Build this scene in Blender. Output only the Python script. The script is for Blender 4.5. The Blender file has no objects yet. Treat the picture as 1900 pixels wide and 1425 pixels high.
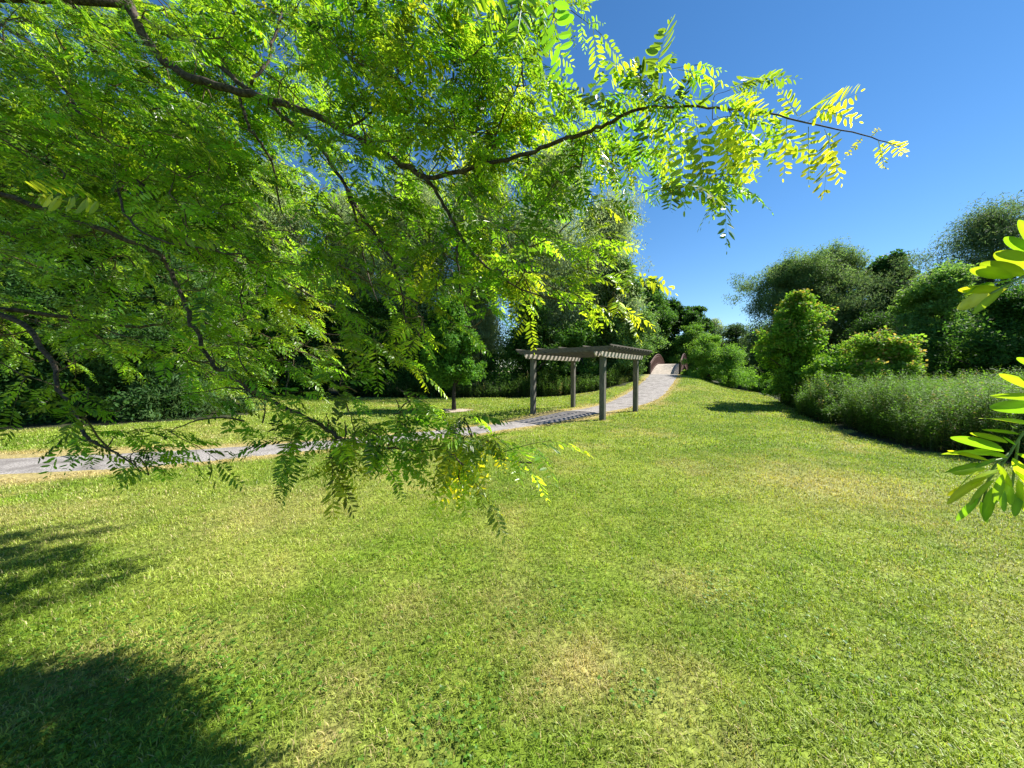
import bpy, math
import numpy as np
from mathutils import Vector
R = math.radians
# ------------------------------------------------------------------ camera
F = 640.0; CX, CY = 950.0, 712.5; CAMZ = 1.55
PITCH = math.atan((712.5-693.0)/F)
cd = bpy.data.cameras.new('camera'); cam = bpy.data.objects.new('camera', cd)
bpy.context.scene.collection.objects.link(cam)
cd.sensor_width = 36.0; cd.lens = 36.0*F/1900.0; cd.clip_start = 0.02; cd.clip_end = 3000
cam.location = (0, 0, CAMZ); cam.rotation_euler = (R(90)-PITCH, 0, 0)
bpy.context.scene.camera = cam
# ------------------------------------------------------------------ world, sun, exposure
SUN_EL = R(48); SDX, SDY = 0.95, 0.31
SUN_AZ = math.atan2(SDX, SDY)            # clockwise from +Y
w = bpy.data.worlds.new('World'); bpy.context.scene.world = w; w.use_nodes = True
nt = w.node_tree; nt.nodes.clear()
out = nt.nodes.new('ShaderNodeOutputWorld'); bg = nt.nodes.new('ShaderNodeBackground')
sky = nt.nodes.new('ShaderNodeTexSky'); sky.sky_type = 'NISHITA'; sky.sun_disc = False
sky.sun_elevation = SUN_EL; sky.sun_rotation = SUN_AZ
sky.air_density = 1.0; sky.dust_density = 0.0; sky.ozone_density = 3.0; sky.altitude = 200
hs = nt.nodes.new('ShaderNodeHueSaturation'); hs.inputs['Saturation'].default_value = 1.23; hs.inputs['Value'].default_value = 1.0
nt.links.new(sky.outputs[0], hs.inputs['Color']); nt.links.new(hs.outputs[0], bg.inputs[0]); nt.links.new(bg.outputs[0], out.inputs[0])
bg.inputs[1].default_value = 0.069
sd = bpy.data.lights.new('sun', 'SUN'); sd.energy = 5.0; sd.angle = R(0.53); sd.color = (1.0, 0.95, 0.86)
so = bpy.data.objects.new('sun', sd); bpy.context.scene.collection.objects.link(so)
n_ = math.hypot(SDX, SDY); SV = Vector((SDX/n_*math.cos(SUN_EL), SDY/n_*math.cos(SUN_EL), math.sin(SUN_EL)))
so.rotation_euler = SV.to_track_quat('Z', 'Y').to_euler(); so.location = (30, 8, 40)
vs = bpy.context.scene.view_settings
vs.view_transform = 'Standard'; vs.look = 'None'; vs.gamma = 1; vs.use_curve_mapping = False; vs.exposure = 1.2
bpy.context.scene.cycles.max_bounces = 8; bpy.context.scene.cycles.transmission_bounces = 6
bpy.context.scene.cycles.diffuse_bounces = 4
# ------------------------------------------------------------------ helpers
COL = bpy.context.scene.collection
cp, sp = math.cos(PITCH), math.sin(PITCH)
def W(px, py, d):
    """world point seen at photo pixel (px,py) at camera depth d"""
    x = (px-CX)/F*d; v = (CY-py)/F*d
    return np.array([x, d*cp+v*sp, CAMZ-d*sp+v*cp])
def proj(p):
    y = p[1]; z = p[2]-CAMZ
    d = y*cp-z*sp; v = y*sp+z*cp
    return CX+p[0]/d*F, CY-v/d*F, d
def sst(a, b, x):
    t = np.clip((x-a)/(b-a), 0, 1); return t*t*(3-2*t)
AO = np.array([5.0, 14.5]); AX = np.array([9.1, 17.5]); AL = np.hypot(*AX); AX = AX/AL
def terrain(x, y):
    x = np.asarray(x, float); y = np.asarray(y, float)
    rx, ry = x-AO[0], y-AO[1]
    u = rx*AX[0]+ry*AX[1]; s = rx*AX[1]-ry*AX[0]
    wl = np.where(s > 0, 2.9, 3.0)
    lat = np.exp(-(np.maximum(0, np.abs(s)-1.7)/wl)**2)
    z = 1.45*sst(-1.0, AL-0.5, u)*lat
    z = z + 0.03*np.sin(x*0.31+1.3)*np.cos(y*0.27) * sst(3, 12, y)
    ch = sst(20.6, 23.2, u)*(1-sst(30.5, 33.5, u))
    z = z*(1-ch) + (-0.95)*ch
    return z
def ground(px, py):
    dirv = np.array([(px-CX)/F, cp+(CY-py)/F*sp, -sp+(CY-py)/F*cp])
    t = 1.0
    for k in range(4000):
        p = np.array([0, 0, CAMZ])+dirv*t
        h = p[2]-terrain(p[0], p[1])
        if h < 0.0005 or t > 80: break
        t += max(0.003, h*0.6)
    return p
def vnoise(x, y, seed=0):
    x = np.asarray(x, float); y = np.asarray(y, float)
    xi = np.floor(x).astype(np.int64); yi = np.floor(y).astype(np.int64); fx = x-xi; fy = y-yi
    fx = fx*fx*(3-2*fx); fy = fy*fy*(3-2*fy)
    def h(a, b):
        n = (a*374761393+b*668265263+seed*144269) & 0x7fffffff
        n = ((n ^ (n >> 13))*1274126177) & 0x7fffffff
        return ((n ^ (n >> 16)) & 0xffff)/65535.0
    return (h(xi, yi)*(1-fx)+h(xi+1, yi)*fx)*(1-fy)+(h(xi, yi+1)*(1-fx)+h(xi+1, yi+1)*fx)*fy
def fbm(x, y, seed=0, o=4):
    a = 0; amp = 0.5; s = 0
    for k in range(o):
        a = a+amp*vnoise(x*2**k, y*2**k, seed+k); s += amp; amp *= 0.55
    return a/s
def norm(v):
    return v/np.maximum(np.linalg.norm(v, axis=-1, keepdims=True), 1e-9)
def mesh_np(name, V, faces, mats, parent=None, cols=None, smooth=False, fattr=None):
    """faces: list of (m,k) int arrays"""
    me = bpy.data.meshes.new(name)
    V = np.asarray(V, np.float32)
    me.vertices.add(len(V)); me.vertices.foreach_set('co', V.ravel())
    idx = np.concatenate([f.ravel() for f in faces]).astype(np.int32)
    tot = np.concatenate([np.full(len(f), f.shape[1]) for f in faces]); st = np.concatenate([[0], np.cumsum(tot)[:-1]]).astype(np.int32)
    me.loops.add(len(idx)); me.loops.foreach_set('vertex_index', idx)
    me.polygons.add(len(tot)); me.polygons.foreach_set('loop_start', st)
    me.update(calc_edges=True)
    me.polygons.foreach_set('use_smooth', np.full(len(tot), bool(smooth)))
    if cols is not None:
        a = me.attributes.new('tint', 'FLOAT_COLOR', 'POINT')
        c = np.ones((len(V), 4), np.float32); c[:, :3] = cols; a.data.foreach_set('color', c.ravel())
    if fattr:
        for k, v in fattr.items():
            a = me.attributes.new(k, 'FLOAT', 'POINT'); a.data.foreach_set('value', np.asarray(v, np.float32))
    me.materials.append(mats)
    o = bpy.data.objects.new(name, me); COL.objects.link(o)
    if parent is not None:
        o.parent = parent
        pl = parent.location; g = parent.parent
        off = Vector(pl)
        while g is not None: off += g.location; g = g.parent
        o.location = -off
    return o
def empty(name, loc, label=None, cat=None, group=None):
    o = bpy.data.objects.new(name, None); COL.objects.link(o); o.location = [float(c) for c in loc]; o.empty_display_size = 0.2
    if label: o['label'] = label
    if cat: o['category'] = cat
    if group: o['group'] = group
    return o
def tag(o, label, cat, group=None, kind=None):
    o['label'] = label; o['category'] = cat
    if group: o['group'] = group
    if kind: o['kind'] = kind
    return o
class MB:
    def __init__(s): s.V = []; s.Q = []; s.T = []; s.n = 0
    def add(s, V, quads=None, tris=None):
        V = np.asarray(V, float)
        if quads is not None and len(quads): s.Q.append(np.asarray(quads)+s.n)
        if tris is not None and len(tris): s.T.append(np.asarray(tris)+s.n)
        s.V.append(V); s.n += len(V)
    def box(s, c, half, ax=None):
        """box with centre c, half sizes, ax = 3x3 rows axes"""
        ax = np.eye(3) if ax is None else np.asarray(ax, float)
        sg = np.array([[a, b, d] for a in (-1, 1) for b in (-1, 1) for d in (-1, 1)], float)
        V = np.asarray(c, float)+(sg*np.asarray(half, float))@ax
        s.add(V, [[0, 1, 3, 2], [4, 6, 7, 5], [0, 4, 5, 1], [2, 3, 7, 6], [0, 2, 6, 4], [1, 5, 7, 3]])
    def bevbox(s, c, half, ax, b):
        """box with chamfered long (z) edges"""
        ax = np.asarray(ax, float); hx, hy, hz = half
        ring = np.array([[hx-b, -hy], [hx, -hy+b], [hx, hy-b], [hx-b, hy], [-hx+b, hy], [-hx, hy-b], [-hx, -hy+b], [-hx+b, -hy]])
        V = []
        for z in (-hz, hz):
            for r in ring: V.append(np.asarray(c)+np.array([r[0], r[1], z])@ax)
        q = [[i, (i+1) % 8, (i+1) % 8+8, i+8] for i in range(8)]
        s.add(V, q+[[8, 9, 10, 11], [8, 11, 12, 15], [12, 13, 14, 15]]+[[3, 2, 1, 0], [7, 4, 3, 0], [7, 6, 5, 4]])
    def tube(s, P, rad, k=6, cap=True):
        P = np.asarray(P, float); n = len(P); rad = np.broadcast_to(np.asarray(rad, float), (n,))
        T = norm(np.gradient(P, axis=0)); ref = np.array([0.13, 0.21, 0.97]); 
        if abs(T[0]@ref) > 0.95: ref = np.array([0.97, 0.1, 0.1])
        A = norm(np.cross(T, ref)); B = np.cross(T, A)
        th = np.arange(k)/k*2*np.pi
        V = P[:, None, :]+rad[:, None, None]*(np.cos(th)[None, :, None]*A[:, None, :]+np.sin(th)[None, :, None]*B[:, None, :])
        q = []
        for i in range(n-1):
            for j in range(k): q.append([i*k+j, i*k+(j+1) % k, (i+1)*k+(j+1) % k, (i+1)*k+j])
        V = V.reshape(-1, 3); t = []
        if cap:
            V = np.vstack([V, P[0]-T[0]*rad[0]*.4, P[-1]+T[-1]*rad[-1]*.8]); a = n*k
            for j in range(k): t.append([a, (j+1) % k, j]); t.append([a+1, (n-1)*k+j, (n-1)*k+(j+1) % k])
        s.add(V, q, t)
    def build(s, name, mat, parent=None, smooth=False):
        f = []
        if s.Q: f.append(np.concatenate(s.Q))
        if s.T: f.append(np.concatenate(s.T))
        return mesh_np(name, np.concatenate(s.V), f, mat, parent, smooth=smooth)
# ------------------------------------------------------------------ materials
def newmat(name):
    m = bpy.data.materials.new(name); m.use_nodes = True; m.node_tree.nodes.clear(); return m
def N(t, ty, **kw):
    n = t.nodes.new(ty)
    for k, v in kw.items(): setattr(n, k, v)
    return n
def leafmat(name, trans=0.45, tgain=(1.5, 1.45, 0.6), rough=0.45, spec=0.35):
    m = newmat(name); t = m.node_tree
    o = N(t, 'ShaderNodeOutputMaterial'); at = N(t, 'ShaderNodeAttribute', attribute_name='tint')
    p = N(t, 'ShaderNodeBsdfPrincipled'); p.inputs['Roughness'].default_value = rough; p.inputs['Specular IOR Level'].default_value = spec
    tr = N(t, 'ShaderNodeBsdfTranslucent'); mx = N(t, 'ShaderNodeMixShader'); mx.inputs[0].default_value = trans
    mul = N(t, 'ShaderNodeMix', data_type='RGBA', blend_type='MULTIPLY'); mul.inputs['Factor'].default_value = 1
    mul.inputs[7].default_value = (*tgain, 1); mul.clamp_result = False
    t.links.new(at.outputs['Color'], p.inputs['Base Color']); t.links.new(at.outputs['Color'], mul.inputs[6])
    t.links.new(mul.outputs[2], tr.inputs[0]); t.links.new(p.outputs[0], mx.inputs[1]); t.links.new(tr.outputs[0], mx.inputs[2]); t.links.new(mx.outputs[0], o.inputs[0])
    return m
def noisemat(name, c1, c2, scale=(6, 6, 6), detail=6, rough=0.85, bump=0.3, bscale=None, dist=0.02, lo=0.35, hi=0.65, spec=0.25, c3=None, s3=1.0):
    m = newmat(name); t = m.node_tree
    o = N(t, 'ShaderNodeOutputMaterial'); p = N(t, 'ShaderNodeBsdfPrincipled'); p.inputs['Roughness'].default_value = rough; p.inputs['Specular IOR Level'].default_value = spec
    g = N(t, 'ShaderNodeNewGeometry'); mp = N(t, 'ShaderNodeMapping'); mp.inputs['Scale'].default_value = scale
    t.links.new(g.outputs['Position'], mp.inputs[0])
    nz = N(t, 'ShaderNodeTexNoise'); nz.inputs['Scale'].default_value = 1; nz.inputs['Detail'].default_value = detail
    t.links.new(mp.outputs[0], nz.inputs['Vector'])
    cr = N(t, 'ShaderNodeValToRGB'); cr.color_ramp.elements[0].position = lo; cr.color_ramp.elements[1].position = hi
    cr.color_ramp.elements[0].color = (*c1, 1); cr.color_ramp.elements[1].color = (*c2, 1)
    t.links.new(nz.outputs[0], cr.inputs[0]); last = cr.outputs[0]
    if c3:
        n3 = N(t, 'ShaderNodeTexNoise'); n3.inputs['Scale'].default_value = s3; n3.inputs['Detail'].default_value = 5
        t.links.new(g.outputs['Position'], n3.inputs['Vector'])
        r3 = N(t, 'ShaderNodeValToRGB'); r3.color_ramp.elements[0].position = .45; r3.color_ramp.elements[1].position = .65
        mx = N(t, 'ShaderNodeMix', data_type='RGBA'); t.links.new(n3.outputs[0], r3.inputs[0]); t.links.new(r3.outputs[0], mx.inputs[0])
        t.links.new(last, mx.inputs[6]); mx.inputs[7].default_value = (*c3, 1); last = mx.outputs[2]
    t.links.new(last, p.inputs['Base Color'])
    b = N(t, 'ShaderNodeBump'); b.inputs['Strength'].default_value = bump; b.inputs['Distance'].default_value = dist
    if bscale:
        n2 = N(t, 'ShaderNodeTexNoise'); n2.inputs['Scale'].default_value = bscale; n2.inputs['Detail'].default_value = 4
        t.links.new(g.outputs['Position'], n2.inputs['Vector']); t.links.new(n2.outputs[0], b.inputs['Height'])
    else: t.links.new(nz.outputs[0], b.inputs['Height'])
    t.links.new(b.outputs[0], p.inputs['Normal']); t.links.new(p.outputs[0], o.inputs[0])
    return m
M_locust = leafmat('locust_leaf', 0.58, (2.05, 1.75, 0.7), 0.35, 0.55)
M_leaf = leafmat('tree_leaf', 0.46, (1.4, 1.4, 0.6), 0.6, 0.16)
M_willow = leafmat("willow_leaf", 0.46, (1.3, 1.35, 0.75), 0.65, 0.12)
M_blade = leafmat('grass_blade', 0.35, (1.35, 1.3, 0.6), 0.45, 0.35)
M_bark = noisemat('bark', (0.035, 0.026, 0.02), (0.11, 0.085, 0.065), (30, 30, 9), bump=0.6, dist=0.01, lo=.3, hi=.75)
M_limb = noisemat('locust_bark', (0.03, 0.022, 0.018), (0.15, 0.115, 0.095), (45, 45, 45), bump=0.7, dist=0.006, lo=.35, hi=.8)
M_twig = noisemat('twig_bark', (0.05, 0.045, 0.02), (0.14, 0.10, 0.06), (60, 60, 60), bump=0.3, dist=0.002)
M_bark2 = noisemat('dark_trunk_bark', (0.02, 0.017, 0.014), (0.06, 0.05, 0.04), (20, 20, 5), bump=0.5, dist=0.02)
M_wood = noisemat('weathered_wood', (0.07, 0.065, 0.054), (0.185, 0.172, 0.145), (22, 22, 5), bump=0.5, dist=0.006, lo=.3, hi=.7, c3=(0.10, 0.105, 0.08), s3=2.3)
M_woodh = noisemat('weathered_rafter_wood', (0.06, 0.05, 0.042), (0.19, 0.165, 0.135), (9, 9, 50), bump=0.4, dist=0.005, lo=.3, hi=.7, c3=(0.11, 0.10, 0.085), s3=3)
M_beam = noisemat('pale_beam_wood', (0.26, 0.23, 0.195), (0.48, 0.43, 0.37), (9, 9, 50), bump=0.3, dist=0.005, lo=.3, hi=.7)
M_steel = noisemat('rusty_steel', (0.07, 0.035, 0.028), (0.13, 0.066, 0.05), (8, 8, 8), rough=.7, bump=.1)
M_deck = noisemat('deck_planks', (0.30, 0.26, 0.21), (0.48, 0.42, 0.35), (6, 6, 6), bump=.2)
M_path = noisemat('stone_dust', (0.13, 0.12, 0.112), (0.40, 0.372, 0.352), (48, 48, 48), detail=9, bump=.8, dist=.012, c3=(0.17, 0.155, 0.145), s3=2.6)
M_chip = noisemat('wood_chips', (0.22, 0.17, 0.12), (0.5, 0.42, 0.33), (25, 25, 25), bump=.6, dist=.02)
def groundmat():
    m = newmat('lawn_ground'); t = m.node_tree; L = t.links.new
    o = N(t, 'ShaderNodeOutputMaterial'); p = N(t, 'ShaderNodeBsdfPrincipled'); p.inputs['Roughness'].default_value = .9; p.inputs['Specular IOR Level'].default_value = .15
    g = N(t, 'ShaderNodeNewGeometry'); at = N(t, 'ShaderNodeAttribute', attribute_name='tint')
    n1 = N(t, 'ShaderNodeTexNoise'); n1.inputs['Scale'].default_value = 28; n1.inputs['Detail'].default_value = 8
    n2 = N(t, 'ShaderNodeTexNoise'); n2.inputs['Scale'].default_value = 5; n2.inputs['Detail'].default_value = 8; n2.inputs['Roughness'].default_value = .7
    L(g.outputs['Position'], n1.inputs['Vector']); L(g.outputs['Position'], n2.inputs['Vector'])
    r = N(t, 'ShaderNodeMapRange'); r.inputs['From Min'].default_value = .3; r.inputs['From Max'].default_value = .7; r.inputs['To Min'].default_value = .45; r.inputs['To Max'].default_value = 1.5
    L(n1.outputs[0], r.inputs[0])
    r2 = N(t, 'ShaderNodeMapRange'); r2.inputs['From Min'].default_value = .3; r2.inputs['From Max'].default_value = .7; r2.inputs['To Min'].default_value = .75; r2.inputs['To Max'].default_value = 1.25
    L(n2.outputs[0], r2.inputs[0])
    mu = N(t, 'ShaderNodeMath', operation='MULTIPLY'); L(r.outputs[0], mu.inputs[0]); L(r2.outputs[0], mu.inputs[1])
    vm = N(t, 'ShaderNodeVectorMath', operation='SCALE'); L(at.outputs['Color'], vm.inputs[0]); L(mu.outputs[0], vm.inputs['Scale'])
    L(vm.outputs[0], p.inputs['Base Color'])
    b = N(t, 'ShaderNodeBump'); b.inputs['Strength'].default_value = .7; b.inputs['Distance'].default_value = .03; L(n1.outputs[0], b.inputs['Height']); L(b.outputs[0], p.inputs['Normal'])
    L(p.outputs[0], o.inputs[0]); return m
M_ground = groundmat()
def watermat():
    m = newmat('stream_water'); t = m.node_tree
    o = N(t, 'ShaderNodeOutputMaterial'); p = N(t, 'ShaderNodeBsdfPrincipled'); p.inputs['Base Color'].default_value = (.02, .025, .015, 1); p.inputs['Roughness'].default_value = .08
    n = N(t, 'ShaderNodeTexNoise'); n.inputs['Scale'].default_value = 3; b = N(t, 'ShaderNodeBump'); b.inputs['Strength'].default_value = .2
    t.links.new(n.outputs[0], b.inputs['Height']); t.links.new(b.outputs[0], p.inputs['Normal']); t.links.new(p.outputs[0], o.inputs[0]); return m
# ------------------------------------------------------------------ regions of the ground
def inpoly(x, y, P):
    x = np.asarray(x); y = np.asarray(y); c = np.zeros(x.shape, bool); n = len(P); j = n-1
    for i in range(n):
        xi, yi = P[i]; xj, yj = P[j]
        with np.errstate(divide='ignore', invalid='ignore'):
            k = ((yi > y) != (yj > y)) & (x < (xj-xi)*(y-yi)/(yj-yi+1e-12)+xi)
        c ^= k; j = i
    return c
def catmull(P, per=6):
    P = np.asarray(P, float); Q = np.vstack([2*P[0]-P[1], P, 2*P[-1]-P[-2]]); o = []
    for i in range(1, len(Q)-2):
        for k in range(per):
            t = k/per; a, b, c, d = Q[i-1], Q[i], Q[i+1], Q[i+2]
            o.append(.5*((2*b)+(-a+c)*t+(2*a-5*b+4*c-d)*t*t+(-a+3*b-3*c+d)*t**3))
    o.append(P[-1]); return np.array(o)
pairs = [((0, 881), (-60, 853)), ((185, 872.6), (120, 845)), ((337, 861), (280, 838)), ((539, 840.6), (480, 826)), ((700, 825), (660, 812)), ((870, 808), (840, 795)), ((940, 797), (925, 785.5)), ((1028, 784), (1000, 772.5)), ((1073, 776), (1047, 763)), ((1127, 764), (1098, 755))]
near = [ground(*a)[:2] for a, b in pairs]; far = [ground(*b)[:2] for a, b in pairs]
d0 = near[0]-near[1]; d0 = d0/np.hypot(*d0)
near = [near[0]+d0*14]+near; far = [far[0]+d0*14]+far
BR0 = np.array([14.15, 32.0]); BDIR = np.array([0.565, 1.0]); BDIR /= np.hypot(*BDIR); BN = np.array([BDIR[1], -BDIR[0]])
for c, wd, dr in [((6.35, 17.8), 2.0, (0.5, .86)), ((9.3, 22.6), 2.1, (.5, .86)), ((11.9, 27.4), 2.25, (.46, .88)), ((14.0, 31.8), 2.5, (.45, .89))]:
    c = np.array(c); dr = np.array(dr)/np.hypot(*dr); nn = np.array([dr[1], -dr[0]])
    near.append(c+nn*wd/2); far.append(c-nn*wd/2)
nearS = catmull(near, 8); farS = catmull(far, 8)
PATH = np.vstack([nearS, farS[::-1]])
cenS = (nearS+farS)/2; hwS = np.hypot(*(nearS-farS).T)/2
def pathdist(x, y):
    d = np.full(np.shape(x), 99.0)
    for i in range(len(cenS)-1):
        a, b = cenS[i], cenS[i+1]; ab = b-a
        t = np.clip(((x-a[0])*ab[0]+(y-a[1])*ab[1])/(ab@ab), 0, 1)
        dd = np.hypot(x-a[0]-ab[0]*t, y-a[1]-ab[1]*t)-(hwS[i]*(1-t)+hwS[i+1]*t)*0.97
        d = np.minimum(d, dd)
    return d
BED = [(14.2, 18.2), (11.9, 14.0), (10.6, 12.3), (9.3, 9.9), (8.5, 8.2), (8.05, 6.6), (8.7, 5.6), (10.5, 4.6), (14, 3.2), (40, 2), (60, 40), (22, 42), (19.5, 27.5), (17.6, 24.5), (15.8, 21)]
WOODL = [(-60, 8.6), (-14.5, 9.0), (-11.8, 9.9), (-9.6, 12.0), (-10.5, 14.5), (-16, 19), (-19, 24), (-8, 22.3), (-2, 21.7), (3, 21.6), (5.8, 22.6), (7.6, 23.6), (9.2, 25.6), (12, 31), (14, 60), (-60, 60)]
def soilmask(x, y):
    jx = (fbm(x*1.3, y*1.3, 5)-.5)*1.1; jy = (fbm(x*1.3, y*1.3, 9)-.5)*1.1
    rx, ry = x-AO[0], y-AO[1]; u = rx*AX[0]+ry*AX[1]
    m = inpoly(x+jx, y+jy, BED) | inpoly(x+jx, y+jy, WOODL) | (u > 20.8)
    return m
BL = [(*ground(1085, 1235)[:2], .26, 1.0), (*ground(1020, 1260)[:2], .17, .8), (*ground(1250, 1240)[:2], .22, .45), (*ground(760, 1130)[:2], .3, .45), (*ground(500, 950)[:2], 1.0, .55), (*ground(640, 1290)[:2], .22, .5),
      (*ground(1270, 1080)[:2], .3, .5), (*ground(1540, 900)[:2], 1.3, .65), (*ground(1640, 930)[:2], .8, .4), (*ground(200, 960)[:2], 1.0, .3), (*ground(150, 1250)[:2], .3, .6), (*ground(960, 1110)[:2], .3, .35),
      (*ground(1215, 748)[:2], .9, .9), (*ground(1190, 757)[:2], .7, .8), (*ground(1250, 722)[:2], .9, .8), (*ground(1090, 752)[:2], .6, .8), (*ground(600, 1380)[:2], .12, .7), (3.08, 11.5, .28, .8), (.95, 13.4, .25, .7), (4.9, 14.0, .28, .8), (2.8, 15.9, .25, .7)]
def dryness(x, y):
    n = fbm(x*.55+7, y*.55, 21, 5); n2 = fbm(x*2.6, y*2.6, 33, 4); n3 = fbm(x*9, y*9, 43, 3)
    v = sst(.48, .8, n*.6+n2*.4)*.5
    for bx, by, r, a in BL:
        q = np.hypot(x-bx, (y-by))/r*(0.6+.8*n2)
        v = np.maximum(v, .85*a*np.exp(-q*q*1.2)*(0.7+.5*n3))
    pd = pathdist(x, y)
    v = np.maximum(v, 1.0*(1-sst(0.02, .26+.5*n2, pd)))
    return np.clip(v+(n3-.5)*.18, 0, 1)
G0 = np.array([0.17, 0.27, 0.022]); G1 = np.array([0.29, 0.375, 0.05]); GD = np.array([0.50, 0.41, 0.17])
def lawncol(x, y, dry):
    g = (.6*fbm(x*.9+3, y*.9, 61, 4)+.4*fbm(x*4.2, y*4.2, 67, 3))[:, None]; g = np.clip((g-.36)/.28, 0, 1)
    c = G0*(1-g)+G1*g
    return c*(1-dry[:, None])+GD*dry[:, None]
# ------------------------------------------------------------------ ground sheet
def steps(lo, a, b, hi, st):
    mid = list(np.arange(a, b+1e-6, st)); s = st; v = b; up = []
    while v < hi: s *= 1.25; v += s; up.append(v)
    s = st; v = a; dn = []
    while v > lo: s *= 1.25; v -= s; dn.append(v)
    return np.array(dn[::-1]+mid+up)
xs = steps(-900, -16, 24, 900, .16); ys = steps(-400, -1, 34, 900, .16)
X, Y = np.meshgrid(xs, ys); x, y = X.ravel(), Y.ravel(); z = terrain(x, y)
dist = np.hypot(x, y); z = np.where(dist > 90, z*0, z)
sm = soilmask(x, y); dry = dryness(x, y); c = lawncol(x, y, dry)*0.62
pdg = pathdist(x, y)
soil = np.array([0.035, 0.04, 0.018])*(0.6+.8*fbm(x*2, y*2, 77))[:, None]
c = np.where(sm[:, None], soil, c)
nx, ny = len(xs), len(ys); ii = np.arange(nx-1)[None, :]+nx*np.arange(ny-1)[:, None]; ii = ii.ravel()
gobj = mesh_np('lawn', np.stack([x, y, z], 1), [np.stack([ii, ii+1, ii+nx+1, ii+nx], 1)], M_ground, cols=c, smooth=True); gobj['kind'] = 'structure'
# path
PV = []
for a, b in zip(farS, nearS):
    for k in range(7):
        t = k/6; q = a*(1-t)+b*t; j = 0
        if k in (0, 6):
            nrm = (b-a)/np.hypot(*(b-a)); q = q+nrm*((fbm(q[0]*3, q[1]*3, 5)-.5)*.22)
        PV.append([q[0], q[1], terrain(q[0], q[1])+(-.004 if k in (0, 6) else .008+.014*math.sin(math.pi*t))])
n = len(farS); q = [[i*7+k, i*7+k+1, (i+1)*7+k+1, (i+1)*7+k] for i in range(n-1) for k in range(6)]
pobj = mesh_np('path', PV, [np.array(q)[:, ::-1]], M_path, smooth=True); pobj['kind'] = 'structure'
# stream
sv = []
for s_ in np.linspace(-60, 60, 25):
    for u in (21.8, 32.2):
        pnt = AO+AX*u+np.array([AX[1], -AX[0]])*s_; sv.append([pnt[0], pnt[1], -.62])
wq = [[2*i, 2*i+1, 2*i+3, 2*i+2] for i in range(24)]
wo = mesh_np('stream', sv, [np.array(wq)], watermat()); wo['kind'] = 'structure'
# ------------------------------------------------------------------ grass blades
rng = np.random.default_rng(11)
def blades(name, d1, d2, dens, h, wdt, mg=1.0, clump=0.5):
    xw = 1.6*d2+mg; nn = int((2*xw)*(d2-d1)*dens)
    x = rng.uniform(-xw, xw, nn); y = rng.uniform(d1, d2, nn)
    k = (np.abs(x) < 1.6*y+mg); x, y = x[k], y[k]
    k = ~soilmask(x, y) & (pathdist(x, y) > .03-.22*sst(.45, .75, fbm(x*3, y*3, 8))); x, y = x[k], y[k]
    nz = fbm(x*7, y*7, 3, 3); k = rng.random(len(x)) < (1-clump)+clump*sst(.3, .6, nz); x, y = x[k], y[k]; nz = nz[k]
    dry = dryness(x, y); n = len(x)
    col = lawncol(x, y, dry)
    r = rng.random(n)[:, None]; straw = (rng.random(n) < .07+.35*dry)[:, None]
    col = col*(.5+1.1*r)*(.72+.55*nz[:, None])*(.8+.4*fbm(x*2.1, y*2.1, 71, 4)[:, None]); col = np.where(straw, np.array([.52, .44, .2])*(.6+.6*r), col)
    hh = h*rng.uniform(.5, 1.35, n)*(0.75+.6*nz)*(1-.2*dry); a = rng.uniform(0, 2*np.pi, n); lean = rng.uniform(.15, 1.5, n)
    wd = wdt*rng.uniform(.6, 1.3, n)
    base = np.stack([x, y, terrain(x, y)-.002], 1)
    sd_ = np.stack([np.cos(a), np.sin(a), 0*a], 1); b = a+np.pi/2+rng.uniform(-.6, .6, n)
    ln = np.stack([np.cos(b), np.sin(b), 0*b], 1)
    m = base+ln*(hh*lean*.35)[:, None]+np.array([0, 0, 1])*(hh*.6)[:, None]
    t = base+ln*(hh*lean)[:, None]+np.array([0, 0, 1])*(hh*np.clip(1.05-.3*lean, .3, 1))[:, None]
    V = np.stack([base-sd_*wd[:, None]/2, base+sd_*wd[:, None]/2, m+sd_*wd[:, None]*.4, m-sd_*wd[:, None]*.4, t], 1).reshape(-1, 3)
    i = np.arange(n)*5
    C = np.repeat(col, 5, 0)
    return V, np.stack([i, i+1, i+2, i+3], 1), np.stack([i+3, i+2, i+4], 1), C
Vs, Qs, Ts, Cs = [], [], [], []; off = 0
for args in [(0, .95, 2.4, 12000, .033, .0038), (0, 2.4, 4.2, 5500, .034, .0052), (0, 4.2, 7, 2300, .038, .008), (0, 7, 12, 800, .045, .014), (0, 12, 27, 260, .05, .028)]:
    V, Q, T, C = blades(*args); Vs.append(V); Qs.append(Q+off); Ts.append(T+off); Cs.append(C); off += len(V)
go = mesh_np('grass', np.vstack(Vs), [np.vstack(Qs), np.vstack(Ts)], M_blade, cols=np.vstack(Cs))
tag(go, 'short mown grass of the lawn, green with straw coloured dry patches', 'grass', kind='stuff')
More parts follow.
